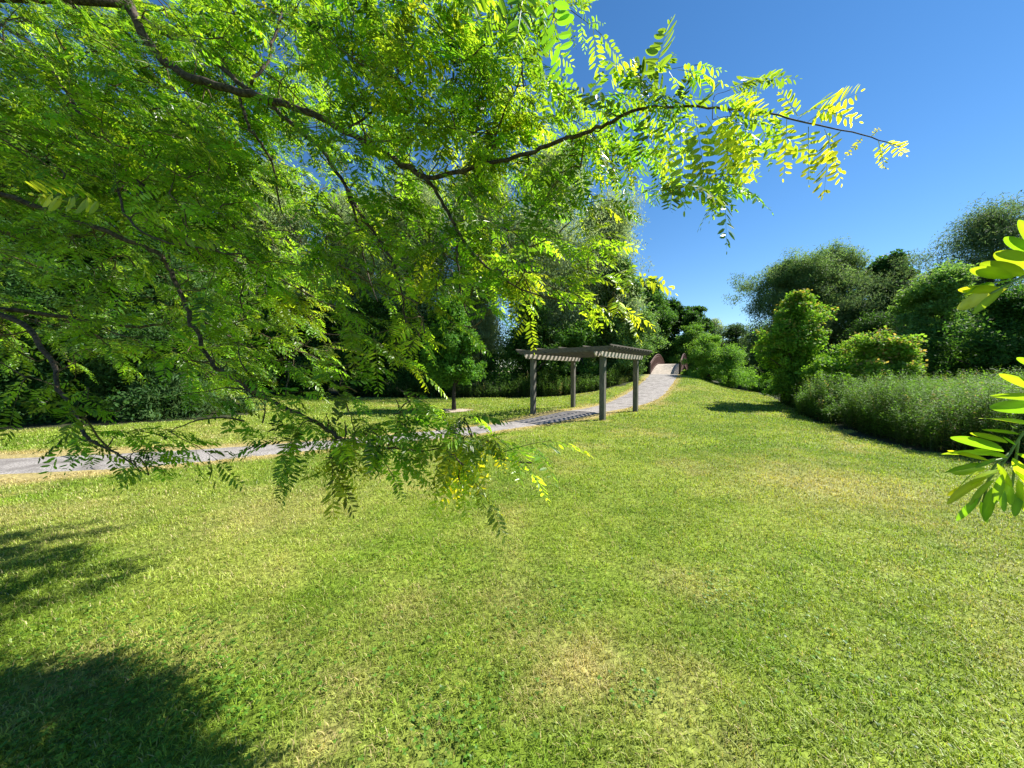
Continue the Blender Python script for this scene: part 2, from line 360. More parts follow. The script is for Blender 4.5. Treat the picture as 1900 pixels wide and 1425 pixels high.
# fringe of uneven grass along path edges and clover
def discs(name, x, y, r, h, col, label, cat):
    """three-leaf clover and round weed leaves"""
    n = len(x); V = []; k = 6; a0 = rng.uniform(0, 6.28, n)
    th = np.arange(k)/k*2*np.pi
    cen = np.stack([x, y, terrain(x, y)+h], 1); P = []; C = []
    for j in range(3):
        a = a0+j*2.094; lc = cen+np.stack([np.cos(a), np.sin(a), 0*a-.15], 1)*(r*.75)[:, None]
        tx = np.stack([np.cos(a), np.sin(a), rng.uniform(-.4, .5, n)], 1); ty = np.stack([-np.sin(a), np.cos(a), rng.uniform(-.35, .35, n)], 1)
        P.append(lc[:, None]+r[:, None, None]*(.75*np.cos(th)[None, :, None]*tx[:, None]+.6*np.sin(th)[None, :, None]*ty[:, None]))
    P = np.concatenate(P).reshape(-1, 3); m = n*3; f = (np.arange(m)*k)[:, None]+np.arange(k)[None, :]
    cc = np.repeat(np.tile(col, (3, 1)), k, 0)
    o = mesh_np(name, P, [f], M_blade, cols=cc); tag(o, label, cat, kind='stuff'); return o
pts = []
for px, py, rr, nn in [(120, 1400, .55, 900), (60, 1300, .5, 500), (250, 1340, .4, 500), (230, 1240, .3, 160), (100, 1200, .45, 220), (960, 1150, .18, 60), (1060, 1120, .22, 70), (1330, 1100, .25, 80), (830, 1360, .2, 110), (1180, 1290, .12, 40), (700, 1250, .4, 80), (560, 1210, .35, 70), (1600, 1300, .6, 50), (820, 1050, .5, 90), (1450, 1150, .5, 80), (420, 1330, .35, 180), (900, 1320, .4, 90)]:
    g_ = ground(px, py); q = rng.normal(0, rr*.6, (nn, 2))+g_[:2]; pts.append(q)
q = np.stack([rng.uniform(-6, 6, 1500), rng.uniform(1, 6, 1500)], 1); q = q[fbm(q[:, 0]*1.4, q[:, 1]*1.4, 91) > .6]; pts.append(q)
q = np.vstack(pts); n = len(q); r_ = rng.uniform(.005, .0105, n)
cl = np.array([.085, .185, .02])*rng.uniform(.6, 1.6, (n, 1))
discs('clover', q[:, 0], q[:, 1], r_, rng.uniform(.012, .04, n), cl, 'low clover and small round weed leaves spread in the lawn', 'weeds')
# ------------------------------------------------------------------ pergola
def pergola():
    c = np.array([2.93, 13.72]); al = R(50.9); u = np.array([math.cos(al), math.sin(al), 0]); v = np.array([-u[1], u[0], 0]); zz = np.array([0, 0, 1.])
    LU, LV = 3.15/2, 2.87/2
    root = empty('pergola', (c[0], c[1], float(terrain(*c))), 'weathered grey timber pergola with slatted roof standing over the path', 'pergola')
    c3 = np.array([c[0], c[1], 0.]); ZB = 2.16
    for su in (-1, 1):
        for sv_ in (-1, 1):
            p = c3+u*su*LU+v*sv_*LV; zb = float(terrain(p[0], p[1]))-.1
            mb = MB(); mb.bevbox(p+zz*(zb+ZB)/2, (.088, .088, (ZB-zb)/2), [u, v, zz], .012); mb.build('post', M_wood, root)
    # paired beams along the path on each side
    ov = .42
    for sv_ in (-1, 1):
        for o_ in (-.108, .108):
            ctr = c3+v*(sv_*LV+o_)+zz*(ZB+.037)
            L = LU+ov; mb = MB()
            prof = [(-L, .082), (L, .082), (L, .02), (L-.1, -.082), (-L+.1, -.082), (-L, .02)]
            V = [ctr+u*a+zz*b+v*t for t in (-.019, .019) for a, b in prof]
            Q = [[i, (i+1) % 6, (i+1) % 6+6, i+6] for i in range(6)]+[[0, 5, 2, 1], [5, 4, 3, 2], [6, 7, 8, 11], [11, 8, 9, 10]]
            mb.add(V, Q); mb.build('beam', M_beam, root)
    nr = 14; ro = .52
    for i in range(nr):
        a = -LU-.36+(2*LU+.72)*i/(nr-1); L = LV+ro; hh = .08; ctr = c3+u*a+zz*(ZB+.124+hh)
        prof = [(-L, hh), (L, hh), (L, hh-.05), (L-.2, -hh), (-L+.2, -hh), (-L, hh-.05)]
        V = [ctr+v*p_+zz*b+u*t for t in (-.019, .019) for p_, b in prof]
        Q = [[j, (j+1) % 6, (j+1) % 6+6, j+6] for j in range(6)]+[[0, 5, 2, 1], [5, 4, 3, 2], [6, 7, 8, 11], [11, 8, 9, 10]]
        mb = MB(); mb.add(V, Q); mb.build('rafter', M_woodh, root)
    ztop = ZB+.124+.16
    for i in range(5):
        b = -LV-ro+.06+(2*(LV+ro)-.12)*i/4
        mb = MB(); mb.box(c3+v*b+zz*(ztop+.022), (LU+.5, .02, .02), [u, v, zz]); mb.build('slat', M_woodh, root)
pergola()
# ------------------------------------------------------------------ footbridge
def bridge():
    z0 = float(terrain(BR0[0], BR0[1]-.3)); Lb = 14.0; rise = 1.12
    root = empty('footbridge', (BR0[0], BR0[1], z0), 'arched footbridge with rusty brown railings and pale plank deck at the top of the path', 'bridge')
    D3 = np.array([BDIR[0], BDIR[1], 0]); N3 = np.array([BN[0], BN[1], 0]); zz = np.array([0, 0, 1.]); O = np.array([BR0[0], BR0[1], z0])
    def zd(s): return rise*math.sin(math.pi*s/Lb)
    hw = 1.22; mb = MB(); nn = 92
    for i in range(nn):
        s = (i+.5)*Lb/nn; sl = math.pi*rise/Lb*math.cos(math.pi*s/Lb); t = norm(D3+zz*sl); nrm = np.cross(N3, t)
        mb.box(O+D3*s+zz*(zd(s)+.0), (hw, .07, .022), [N3, t, -nrm])
    mb.build('deck', M_deck, root)
    for sd_ in (-1, 1):
        e = N3*sd_*(hw+.06)
        S = np.linspace(0, Lb, 41)
        for nm, h0, r in [('top_rail', 1.0, .04)]:
            mb = MB(); mb.tube([O+e+D3*s+zz*(zd(s)*1.08+h0) for s in S], .055, 8)
            tr = mb.build('top_rail', M_steel, root, True)
        mb = MB()
        for h0 in (.12, .82): mb.tube([O+e+D3*s+zz*(zd(s)*(1+.08*h0)+h0) for s in S], .035, 5)
        for s in np.arange(.1, Lb, .11):
            mb.box(O+e+D3*s+zz*(zd(s)+.5), (.02, .02, .5), [N3, D3, zz])
        mb.build('railing', M_steel, root)
        mb = MB(); 
        for i in range(40):
            a, b = S[i], S[i+1]; pa = O+e*1.0+D3*a+zz*(zd(a)-.13); pb = O+e*1.0+D3*b+zz*(zd(b)-.13); t = norm(pb-pa)
            mb.box((pa+pb)/2, (.05, np.linalg.norm(pb-pa)/2, .13), [N3, t, np.cross(N3, t)])
        mb.build('girder', M_steel, root)
        for s in (0, Lb):
            mb = MB(); mb.bevbox(O+e+D3*(s-.08 if s == 0 else s+.08)+zz*.5, (.085, .085, .62), [N3, D3, zz], .01); mb.build('end_post', M_bark2, root)
    for s in (-.25, Lb+.25):
        mb = MB(); mb.box(O+D3*s-zz*.75, (1.6, .25, .73), [N3, D3, zz]); mb.build('abutment', M_path, root)
bridge()
# ------------------------------------------------------------------ background trees
def leafquads(P, T, Nn, l, w, col):
    """rhombic leaves: position, tip direction, normal"""
    S = norm(np.cross(T, Nn)); l = l[:, None]; w = w[:, None]
    V = np.stack([P, P+T*l*.45+S*w/2, P+T*l, P+T*l*.45-S*w/2], 1).reshape(-1, 3)
    i = np.arange(len(P))*4
    return V, np.stack([i, i+1, i+2, i+3], 1), np.repeat(col, 4, 0)
def tree(name, label, cat, x, y, H, cr, c0=.25, shape='round', nleaf=30000, ls=.12, asp=.5, col=(.05, .11, .02), var=.5, seed=1, mat=None, lumps=34, bark=None,
         droop=0., lean=(0, 0), group=None, tip=None, trunk_r=None, stems=1, lr=.28, z=None, sub=18, hue=.25):
    g = np.random.default_rng(seed); mat = mat or M_leaf; bark = bark or M_bark
    z0 = float(terrain(x, y)) if z is None else z
    base = np.array([x, y, z0]); root = empty(name, base, label, cat, group)
    zc0 = H*c0; ch = H-zc0
    cr *= 1.1; Lc = []; Lr = []; lumps = int(lumps*max(1, min(2.2, ch/(1.7*cr)))); nleaf = int(nleaf*1.25*max(1, min(1.6, ch/(1.7*cr)))); col = np.array(col)*1.6
    k = 0
    while len(Lc) < lumps and k < 4000:
        k += 1; h = g.random()
        if shape == 'round': rad = math.sqrt(max(0, 1-(2*h-1)**2))**.8
        elif shape == 'cone': rad = (math.sin(math.pi*min(1, h*.93+.07)**.62))**.9
        elif shape == 'shrub': rad = math.sqrt(max(0, 1-h**2.2))
        elif shape == 'willow': rad = (1-(2*h-1)**4)*.9*(.75+.25*math.sin(h*9+seed))
        elif shape == 'column': rad = min(1, (1-h)*3.0, h*5+.4)
        a = g.uniform(0, 2*np.pi); rr = cr*rad*math.sqrt(g.uniform(.02, 1) if k % 3 else g.uniform(.0, .3)); lrad = cr*lr*g.uniform(.5, 1.45); rr *= g.uniform(.85, 1.3)
        rr = max(0, rr-lrad*.55) if rad*cr > lrad else rr*.3
        zz_ = zc0+ch*h; zz_ = min(zz_, H-lrad*.65)
        if c0 < .1: zz_ = max(zz_, lrad*.5)
        p = np.array([math.cos(a)*rr+lean[0]*(zz_/H), math.sin(a)*rr+lean[1]*(zz_/H), zz_])
        Lc.append(p); Lr.append(lrad)
    Lc = np.array(Lc); Lr = np.array(Lr)
    # sub clumps
    nl = len(Lc); m = nl*sub; li = np.repeat(np.arange(nl), sub)
    dv = norm(g.normal(size=(m, 3))); dv[:, 2] = dv[:, 2]*.85+.12
    sc = Lc[li]+dv*(Lr[li]*g.uniform(.3, 1.15, m))[:, None]; sr = Lr[li]*g.uniform(.2, .5, m)
    sb = g.uniform(1-var*.35, 1+var*.45, m)
    si = g.choice(m, nleaf, p=sr**1.6/np.sum(sr**1.6))
    q = g.normal(size=(nleaf, 3)); q = norm(q)*(g.random((nleaf, 1))**.45); q[:, 2] *= .7
    P = sc[si]+q*sr[si][:, None]*1.35
    if droop: 
        dz = g.random(nleaf)**2*droop; P[:, 2] -= dz; P[:, 0] -= dz*.25
    P[:, 2] = np.maximum(P[:, 2], .03)
    outw = norm(P-np.array([lean[0]*.5, lean[1]*.5, zc0+ch*.35]))
    Nn = norm(g.normal(size=(nleaf, 3))*.8+outw*.5+np.array([0, 0, .6]))
    T = g.normal(size=(nleaf, 3))
    if droop or asp < .35: T = T*.55+np.array([-.25, 0, -1.0])
    T = norm(np.cross(Nn, np.cross(T, Nn))+1e-6)
    l = ls*g.uniform(.6, 1.35, nleaf)
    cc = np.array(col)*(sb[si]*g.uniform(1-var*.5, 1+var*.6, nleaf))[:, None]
    hu = (g.random((nleaf, 1))-.5)*hue; cc = cc*np.array([1, 1, 1])+cc*hu*np.array([1.2, .1, -.8])
    if tip is not None:
        # young coloured shoots on the outside of the crown
        e = sst(.78, 1.1, np.linalg.norm((P-Lc[li[si]])/Lr[li[si]][:, None], axis=1))*sst(.25, .8, P[:, 2]/H)*(g.random(nleaf) < .3)*(vnoise(si*1., si*0., 7) > .35)
        cc = cc*(1-e[:, None])+np.array(tip)*e[:, None]*g.uniform(.6, 1.3, (nleaf, 1))
    V, Q, C = leafquads(P+base, T, Nn, l, l*asp, np.clip(cc, .003, 1))
    mesh_np('crown', V, [Q], mat, root, cols=C)
    # trunk and limbs
    tr = trunk_r or H*.016+.02; mb = MB()
    if stems == 1:
        top = zc0+ch*.72; hs_ = np.linspace(0, 1, 8); wob = g.normal(0, .012*H, (8, 2))*np.minimum(1, hs_*2)[:, None]
        T_ = [base+np.array([wob[i, 0]+lean[0]*(hs_[i]*top/H), wob[i, 1]+lean[1]*(hs_[i]*top/H), top*hs_[i]-(.15 if i == 0 else 0)]) for i in range(8)]
        mb.tube(T_, tr*np.array([1.35, .95, .86, .76, .62, .48, .34, .2]), 9)
        T_ = np.array(T_)
        for i in g.choice(nl, min(nl, 16), replace=False):
            e = base+Lc[i]; hh = max(zc0*.75, Lc[i][2]*.6); j = np.interp(hh, T_[:, 2]-z0, np.arange(8)); a_ = T_[int(j)]*(1-(j-int(j)))+T_[min(7, int(j)+1)]*(j-int(j))
            mid = (a_+e)/2+np.array([0, 0, .06*H*g.uniform(-.3, 1)])
            mb.tube(catmull([a_, mid, e], 3), np.linspace(tr*.42, tr*.08, 7), 5)
    else:
        for s_ in range(stems):
            e = base+Lc[g.integers(nl)]; a_ = base+np.array([g.normal()*.1*cr, g.normal()*.1*cr, -.05])
            mb.tube(catmull([a_, (a_+e)/2+g.normal(size=3)*.05*H, e], 3), np.linspace(tr, tr*.25, 7), 5)
    mb.build('trunk' if stems == 1 else 'stems', bark, root, True)
    return root
def at(px, d, top_py):
    """ground position under photo column px at depth d, and the height reaching row top_py"""
    x = (px-CX)/F*d; y = d; z0 = float(terrain(x, y)); zt = CAMZ+(693-top_py)/F*d
    return x, y, zt-z0
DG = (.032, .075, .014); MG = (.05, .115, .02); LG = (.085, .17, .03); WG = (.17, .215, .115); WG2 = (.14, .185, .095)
TW = 'tall trees of the wood behind the path'
GRP = {'bushy_tree': 'dark bushy trees beyond the path at the left', 'willow_tree': 'grey-green willows in the background', 'tall_tree': 'tall trees of the wood behind the path', 'understorey_shrub': 'understorey shrubs of the wood behind the path',
 'distant_tree': 'distant trees closing the horizon', 'leafy_tree': 'leafy background trees', 'maple_tree': 'dark maples beyond the bridge', 'mound_shrub': 'bright green shrubs on the hill', 'leafy_shrub': 'small background shrubs', 'young_maple': 'young maples with coloured shoot tips'}
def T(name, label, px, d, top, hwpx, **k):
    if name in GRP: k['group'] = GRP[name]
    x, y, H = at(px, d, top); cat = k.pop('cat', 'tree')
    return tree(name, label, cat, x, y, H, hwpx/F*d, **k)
# --- dense dark group on the left
T('bushy_tree', 'dark leafy bush-like tree at the far left edge beyond the path', -20, 11.6, 470, 210, c0=.03, shape='shrub', nleaf=60000, ls=.14, asp=.4, col=DG, seed=3, lumps=50, stems=5)
T('bushy_tree', 'dark bushy tree beyond the path, second from the left edge', 190, 12.6, 430, 170, c0=.03, shape='shrub', nleaf=60000, ls=.14, asp=.4, col=(.028, .068, .016), seed=4, lumps=46, stems=5)
T('willow_shrub', 'dark narrow-leaved willow shrub at the right end of the left tree group', 335, 12.9, 520, 110, c0=.02, shape='shrub', nleaf=45000, ls=.18, asp=.24, col=(.05, .095, .03), seed=5, lumps=36, stems=5, mat=M_willow, cat='shrub')
T('bushy_tree', 'dark bushy tree behind the left tree group, outside left', -330, 13, 430, 230, c0=.05, shape='shrub', nleaf=14000, ls=.15, asp=.4, col=DG, seed=6, lumps=30, stems=4)
# --- tall wood behind, left to right
specs = [(-420, 23, 190, 190, DG, 'round', M_leaf, .5, 'broad dark tree standing far left behind the bushy trees'),
 (-160, 25, 210, 170, MG, 'round', M_leaf, .5, 'tall green tree behind the left edge of the bushy group'),
 (40, 24, 230, 150, DG, 'round', M_leaf, .5, 'tall dark tree rising behind the leftmost bushy tree'),
 (210, 27, 215, 150, MG, 'round', M_leaf, .5, 'tall mid green tree behind the second bushy tree'),
 (370, 25, 240, 140, DG, 'round', M_leaf, .5, 'tall dark tree rising behind the narrow-leaved willow shrub'),
 (520, 27, 330, 120, WG, 'willow', M_willow, .2, 'tall silvery willow behind the gap in the left lawn'),
 (650, 30, 375, 100, WG, 'willow', M_willow, .2, 'lower silvery willow right of the gap in the left lawn'),
 (770, 28, 340, 115, WG, 'willow', M_willow, .2, 'tall silvery willow behind the young tree in the wood chip ring'),
 (890, 30, 335, 115, WG, 'willow', M_willow, .2, 'tall silvery willow just left of the pergola'),
 (1025, 27.5, 292, 140, WG, 'willow', M_willow, .2, 'tallest silvery willow directly behind the pergola'),
 (1120, 30, 385, 98, WG, 'willow', M_willow, .2, 'silvery willow shoulder behind the right half of the pergola')]
for i, (px, d, top, hw, col, shp, mt, asp, lab) in enumerate(specs):
    vis = px > 420
    T('willow_tree' if mt is M_willow else 'tall_tree', lab, px, d, top, hw, c0=.16 if mt is M_leaf else .2, shape=shp, nleaf=65000 if vis else 30000, ls=.26 if mt is M_willow else (.2 if vis else .26), asp=.24 if mt is M_willow else .6,
      col=col, seed=20+i, mat=mt, lumps=70, droop=.7 if mt is M_willow else 0, bark=M_bark2, lr=.27, trunk_r=.24)
# understorey closing the wood
us = [(470, 24, 560, 60, MG), (570, 25, 560, 70, DG), (690, 25, 565, 70, DG), (800, 26, 570, 80, DG), (985, 25, 560, 75, DG), (1075, 25.5, 600, 60, MG)]
ul = ['dark understorey shrub at the left end of the far lawn', 'dark understorey shrub left of the far weeds', 'dark understorey shrub behind the left end of the weeds', 'dark understorey shrub behind the young tree', 'dark understorey shrub behind the left pergola post', 'green understorey shrub behind the middle of the pergola']
for i, ((px, d, top, hw, col), lab) in enumerate(zip(us, ul)):
    T('understorey_shrub', lab, px, d, top, hw, c0=.02, shape='shrub', nleaf=24000, ls=.18, asp=.5, col=col, seed=50+i, lumps=26, stems=4, cat='shrub', bark=M_bark2)
# far row closing the horizon behind the wood
for i, (px, d, top, hw) in enumerate([(300, 44, 470, 90), (460, 46, 480, 90), (600, 45, 500, 90), (730, 46, 480, 90), (850, 46, 520, 70), (990, 47, 520, 80), (1100, 46, 540, 60)]):
    T('distant_tree', ['round distant tree far behind the left bushy trees', 'round distant tree far behind the lawn gap', 'low distant tree behind the silvery willows', 'round distant tree far behind the young tree', 'low distant tree seen between trunks left of the pergola', 'distant tree far behind the pergola', 'low distant tree far behind the right pergola posts'][i], px, d, top, hw, c0=.02, shape='shrub', nleaf=9000, ls=.34, asp=.6, col=MG, seed=70+i, lumps=30, bark=M_bark2)
# --- around the bridge
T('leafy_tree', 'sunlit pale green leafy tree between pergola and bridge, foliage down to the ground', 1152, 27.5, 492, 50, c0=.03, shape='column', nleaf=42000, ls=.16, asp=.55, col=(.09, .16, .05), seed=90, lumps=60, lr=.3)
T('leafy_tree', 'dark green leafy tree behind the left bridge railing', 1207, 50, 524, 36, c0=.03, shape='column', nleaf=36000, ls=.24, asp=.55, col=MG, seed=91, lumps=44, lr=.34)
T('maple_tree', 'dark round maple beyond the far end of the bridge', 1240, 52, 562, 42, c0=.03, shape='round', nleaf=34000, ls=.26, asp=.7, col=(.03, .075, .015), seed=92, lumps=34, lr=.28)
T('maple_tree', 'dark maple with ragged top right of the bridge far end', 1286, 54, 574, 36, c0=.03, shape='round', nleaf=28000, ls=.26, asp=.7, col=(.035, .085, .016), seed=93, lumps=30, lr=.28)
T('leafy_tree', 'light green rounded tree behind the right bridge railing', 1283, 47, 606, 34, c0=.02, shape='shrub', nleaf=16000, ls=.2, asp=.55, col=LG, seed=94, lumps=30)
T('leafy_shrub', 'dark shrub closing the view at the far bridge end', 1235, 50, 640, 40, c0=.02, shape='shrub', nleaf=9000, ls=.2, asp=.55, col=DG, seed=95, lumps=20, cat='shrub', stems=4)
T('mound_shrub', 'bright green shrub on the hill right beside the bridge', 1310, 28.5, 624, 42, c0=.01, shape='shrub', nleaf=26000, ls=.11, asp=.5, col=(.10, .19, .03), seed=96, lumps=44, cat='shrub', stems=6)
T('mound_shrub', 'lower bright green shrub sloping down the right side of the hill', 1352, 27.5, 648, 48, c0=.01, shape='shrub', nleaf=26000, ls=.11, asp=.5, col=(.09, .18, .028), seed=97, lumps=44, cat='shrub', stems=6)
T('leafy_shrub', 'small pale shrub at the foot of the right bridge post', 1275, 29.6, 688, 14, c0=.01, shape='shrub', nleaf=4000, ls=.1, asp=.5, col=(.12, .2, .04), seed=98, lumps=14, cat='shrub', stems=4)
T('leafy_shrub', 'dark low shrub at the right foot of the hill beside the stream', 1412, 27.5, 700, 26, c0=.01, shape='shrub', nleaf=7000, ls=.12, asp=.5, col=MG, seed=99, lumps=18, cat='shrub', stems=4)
# --- right background
T('distant_tree', 'thin pale distant tree right of the bridge', 1325, 60, 594, 26, c0=.1, shape='round', nleaf=5000, ls=.3, asp=.3, col=WG, seed=110, lumps=26)
T('distant_tree', 'dark low distant tree above the green hill shrubs', 1362, 45, 602, 44, c0=.02, shape='shrub', nleaf=16000, ls=.22, asp=.4, col=(.035, .07, .025), seed=111, lumps=34)
T('distant_tree', 'dark distant tree behind the left maple', 1420, 42, 600, 48, c0=.02, shape='shrub', nleaf=14000, ls=.22, asp=.4, col=DG, seed=112, lumps=34)
T('willow_tree', 'broad grey-green willow rising behind the young maples', 1475, 36, 482, 84, c0=.2, shape='round', nleaf=80000, ls=.26, asp=.24, col=(.085, .135, .05), seed=113, mat=M_willow, lumps=50, droop=.5, lr=.3, lean=(-.6, 0))
T('willow_tree', 'highest grey-green willow dome right of the broad willow', 1545, 37, 468, 76, c0=.02, shape='round', nleaf=80000, ls=.26, asp=.24, col=(.09, .14, .052), seed=114, mat=M_willow, lumps=50, droop=.6, lr=.3)
T('dark_tree', 'dark green maple-like tree between the two right willows', 1642, 33, 484, 60, c0=.02, shape='round', nleaf=40000, ls=.3, asp=.75, col=(.026, .07, .018), seed=115, lumps=34, lr=.3)
T('willow_tree', 'tall dark feathery willow at the right edge of the photo', 1835, 26, 388, 125, c0=.1, shape='round', nleaf=70000, ls=.24, asp=.2, col=(.07, .11, .05), seed=116, mat=M_willow, lumps=60, droop=.7, lr=.26)
T('leafy_tree', 'mid green leafy tree with long pale leaves below the right edge willow', 1745, 19, 505, 80, c0=.03, shape='shrub', nleaf=42000, ls=.17, asp=.4, col=(.10, .18, .05), seed=117, lumps=46, lr=.24)
T('leafy_tree', 'dark leafy tree at the right edge behind the tall weeds', 1870, 15.5, 548, 100, c0=.03, shape='shrub', nleaf=36000, ls=.13, asp=.5, col=(.035, .085, .016), seed=118, lumps=46)
T('leafy_tree', 'dark leafy tree further right, outside the frame edge', 2150, 15, 440, 170, c0=.03, shape='shrub', nleaf=22000, ls=.16, asp=.5, col=DG, seed=119, lumps=46)
T('leafy_tree', 'dark bushy tree between the two young maples in the background', 1620, 27, 590, 85, c0=.02, shape='shrub', nleaf=22000, ls=.16, asp=.5, col=(.03, .07, .016), seed=120, lumps=36)
T('leafy_tree', 'dark bush behind the left young maple beside the stream gap', 1470, 29, 650, 55, c0=.02, shape='shrub', nleaf=14000, ls=.16, asp=.5, col=DG, seed=121, lumps=30)
T('young_maple', 'young oval maple with reddish shoot tips at the left end of the bed', 1478, 15.5, 546, 72, c0=.1, shape='cone', nleaf=32000, ls=.10, asp=.85, col=(.095, .185, .022), seed=122, lumps=70, lr=.24, tip=(.4, .33, .09), cat='maple')
T('young_maple', 'shorter spreading young maple with pink and yellow shoot tips above the weeds', 1630, 12.5, 626, 68, c0=.15, shape='round', nleaf=20000, ls=.09, asp=.85, col=(.115, .20, .028), seed=123, lumps=40, lr=.25, tip=(.46, .33, .13), cat='maple', stems=6, trunk_r=.02)
# young tree left of pergola
T('young_tree', 'slim young tree in a wood chip ring left of the pergola', 842, 14.4, 556, 58, c0=.27, shape='cone', nleaf=22000, ls=.10, asp=.7, col=(.06, .14, .02), seed=130, lumps=60, lr=.26, trunk_r=.085, cat='young tree', bark=M_bark2)
gx, gy = (838-CX)/F*14.4, 14.4
mv = [[gx, gy, terrain(gx, gy)+.05]]; K = 28
for r_, hz in ((.35, .05), (.7, .02)):
    for i in range(K):
        a = i/K*6.2832; rr = r_*(1+.12*math.sin(a*3)+.08*math.sin(a*7)); mv.append([gx+math.cos(a)*rr*1.15, gy+math.sin(a)*rr, float(terrain(gx, gy))+hz])
o = mesh_np('mulch_ring', mv, [np.array([[0, 1+i, 1+(i+1) % K] for i in range(K)]), np.array([[1+i, 1+K+i, 1+K+(i+1) % K, 1+(i+1) % K] for i in range(K)])], M_chip)
tag(o, 'pale wood chip mulch ring around the foot of the slim young tree', 'mulch', kind='stuff')
# ------------------------------------------------------------------ tall weeds (uncountable stands)
def weeds(name, label, poly, n, hfun, ls, asp, col, per=26, seed=5, mat=None):
    g = np.random.default_rng(seed); P = np.array(poly); lo, hi = P.min(0), P.max(0); S = []
    while len(S) < n:
        q = g.uniform(lo, hi, (n*2, 2)); q = q[inpoly(q[:, 0], q[:, 1], poly)]; S.extend(q.tolist())
    S = np.array(S[:n]); h = hfun(S[:, 0], S[:, 1])*g.uniform(.72, 1.1, n)*(.62+.76*fbm(S[:, 0]*.8, S[:, 1]*.8, seed))
    ed = np.full(n, 9.0); PP = P[:min(len(P), 5)]
    for a_, b_ in zip(PP[:-1], PP[1:]):
        t_ = np.clip(((S-a_)@(b_-a_))/((b_-a_)@(b_-a_)), 0, 1); ed = np.minimum(ed, np.hypot(*(S-a_-t_[:, None]*(b_-a_)).T))
    h = h*(.5+.5*sst(-.1, .75, ed+g.normal(0, .12, n)))
    zb = terrain(S[:, 0], S[:, 1]); ln = g.normal(0, .1, (n, 2)); ln[:, 0] -= .05
    i = np.repeat(np.arange(n), per); f = np.tile((np.arange(per)+.5)/per, n); f = f**.62
    hh = (h[i]*f); base = np.stack([S[i, 0]+ln[i, 0]*hh*f, S[i, 1]+ln[i, 1]*hh*f, zb[i]+hh], 1)
    a = np.tile(np.arange(per)*2.4, n)+np.repeat(g.uniform(0, 6.28, n), per)+g.normal(0, .4, n*per)
    up = g.uniform(-.5, .9, n*per); T_ = norm(np.stack([np.cos(a), np.sin(a), up], 1)); Nn = norm(np.stack([-np.cos(a)*up, -np.sin(a)*up, np.ones(n*per)], 1)+g.normal(0, .25, (n*per, 3)))
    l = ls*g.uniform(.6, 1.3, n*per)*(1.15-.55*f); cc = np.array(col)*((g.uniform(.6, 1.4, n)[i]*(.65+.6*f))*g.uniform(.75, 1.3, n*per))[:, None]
    tan = (g.random(n) < .05)[i][:, None]; cc = np.where(tan, np.array([.3, .25, .12])*g.uniform(.6, 1.2, (n*per, 1)), cc)
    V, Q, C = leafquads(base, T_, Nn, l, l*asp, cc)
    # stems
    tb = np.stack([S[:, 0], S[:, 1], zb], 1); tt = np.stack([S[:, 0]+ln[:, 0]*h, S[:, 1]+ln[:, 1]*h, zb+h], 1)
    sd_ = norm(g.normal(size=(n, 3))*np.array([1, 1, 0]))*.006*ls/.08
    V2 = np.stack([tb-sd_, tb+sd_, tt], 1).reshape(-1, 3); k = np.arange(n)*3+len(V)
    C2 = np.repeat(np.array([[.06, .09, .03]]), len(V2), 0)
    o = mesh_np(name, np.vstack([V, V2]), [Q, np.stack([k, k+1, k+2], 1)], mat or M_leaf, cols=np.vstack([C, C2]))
    tag(o, label, 'weeds', kind='stuff'); return o
weeds('tall_weeds', 'tall green goldenrod-like weeds in the bed at the right edge of the lawn', [(9.5, 9.9), (8.8, 8.4), (8.3, 6.8), (9.0, 5.8), (10.6, 4.9), (14, 3.4), (17, 6), (17, 11), (11.8, 11.5)], 8200,
      lambda x, y: 1.45+.1*np.sin(x), .12, .21, (.10, .20, .028), per=34, seed=5)
weeds('tall_weeds', 'uneven taller weeds below the two young maples at the left end of the bed', [(11.7, 14.2), (10.4, 12.5), (9.5, 10.2), (11.8, 11.5), (14, 13), (17, 19), (14.2, 18.4)], 4000,
      lambda x, y: 1.3+.3*np.sin(x*2+y), .12, .28, (.09, .185, .028), per=30, seed=6)
weeds('tall_weeds', 'dark green weeds along the foot of the wood between the willow shrub and the pergola', [(-10.5, 23.6), (-8, 22.5), (-2, 21.9), (3, 21.8), (6.0, 22.8), (7.6, 24.2), (8.2, 26), (3, 25), (-2, 24), (-10, 25.5)], 2400,
      lambda x, y: 1.35+.35*np.sin(x*.9), .17, .32, (.075, .15, .028), per=22, seed=7)
weeds('tall_grass', 'pale tall grass on the bank between the path and the leafy tree', [(7.4, 23.9), (9.0, 25.6), (10.9, 29.4), (9.6, 29.6), (7.6, 26.5)], 600, lambda x, y: .8+0*x, .16, .12, (.13, .2, .05), per=14, seed=8)
# far-off wood that reads as one mass, closing the horizon all round the park
g = np.random.default_rng(44); m = 46000; a = g.uniform(-1.35, 1.35, m); rr = 74+10*g.random(m); hmax = 6.5+3.5*fbm(a*9, a*0, 12)
hz = hmax*g.random(m)**.8; P = np.stack([np.sin(a)*rr, np.cos(a)*rr, hz-.3], 1)
Nn = norm(g.normal(size=(m, 3))*.8+np.array([0, -.4, .6])); T_ = norm(np.cross(Nn, g.normal(size=(m, 3))))
cc = np.array([.05, .10, .025])*g.uniform(.5, 1.6, (m, 1))*(.7+.6*vnoise(a*60, hz*.7, 3))[:, None]
V, Q, C = leafquads(P, T_, Nn, g.uniform(.5, 1.0, m), g.uniform(.35, .6, m), cc)
tag(mesh_np('distant_woods', V, [Q], M_leaf, cols=C), 'far-off low wood closing the horizon behind the park', 'woods', kind='stuff')
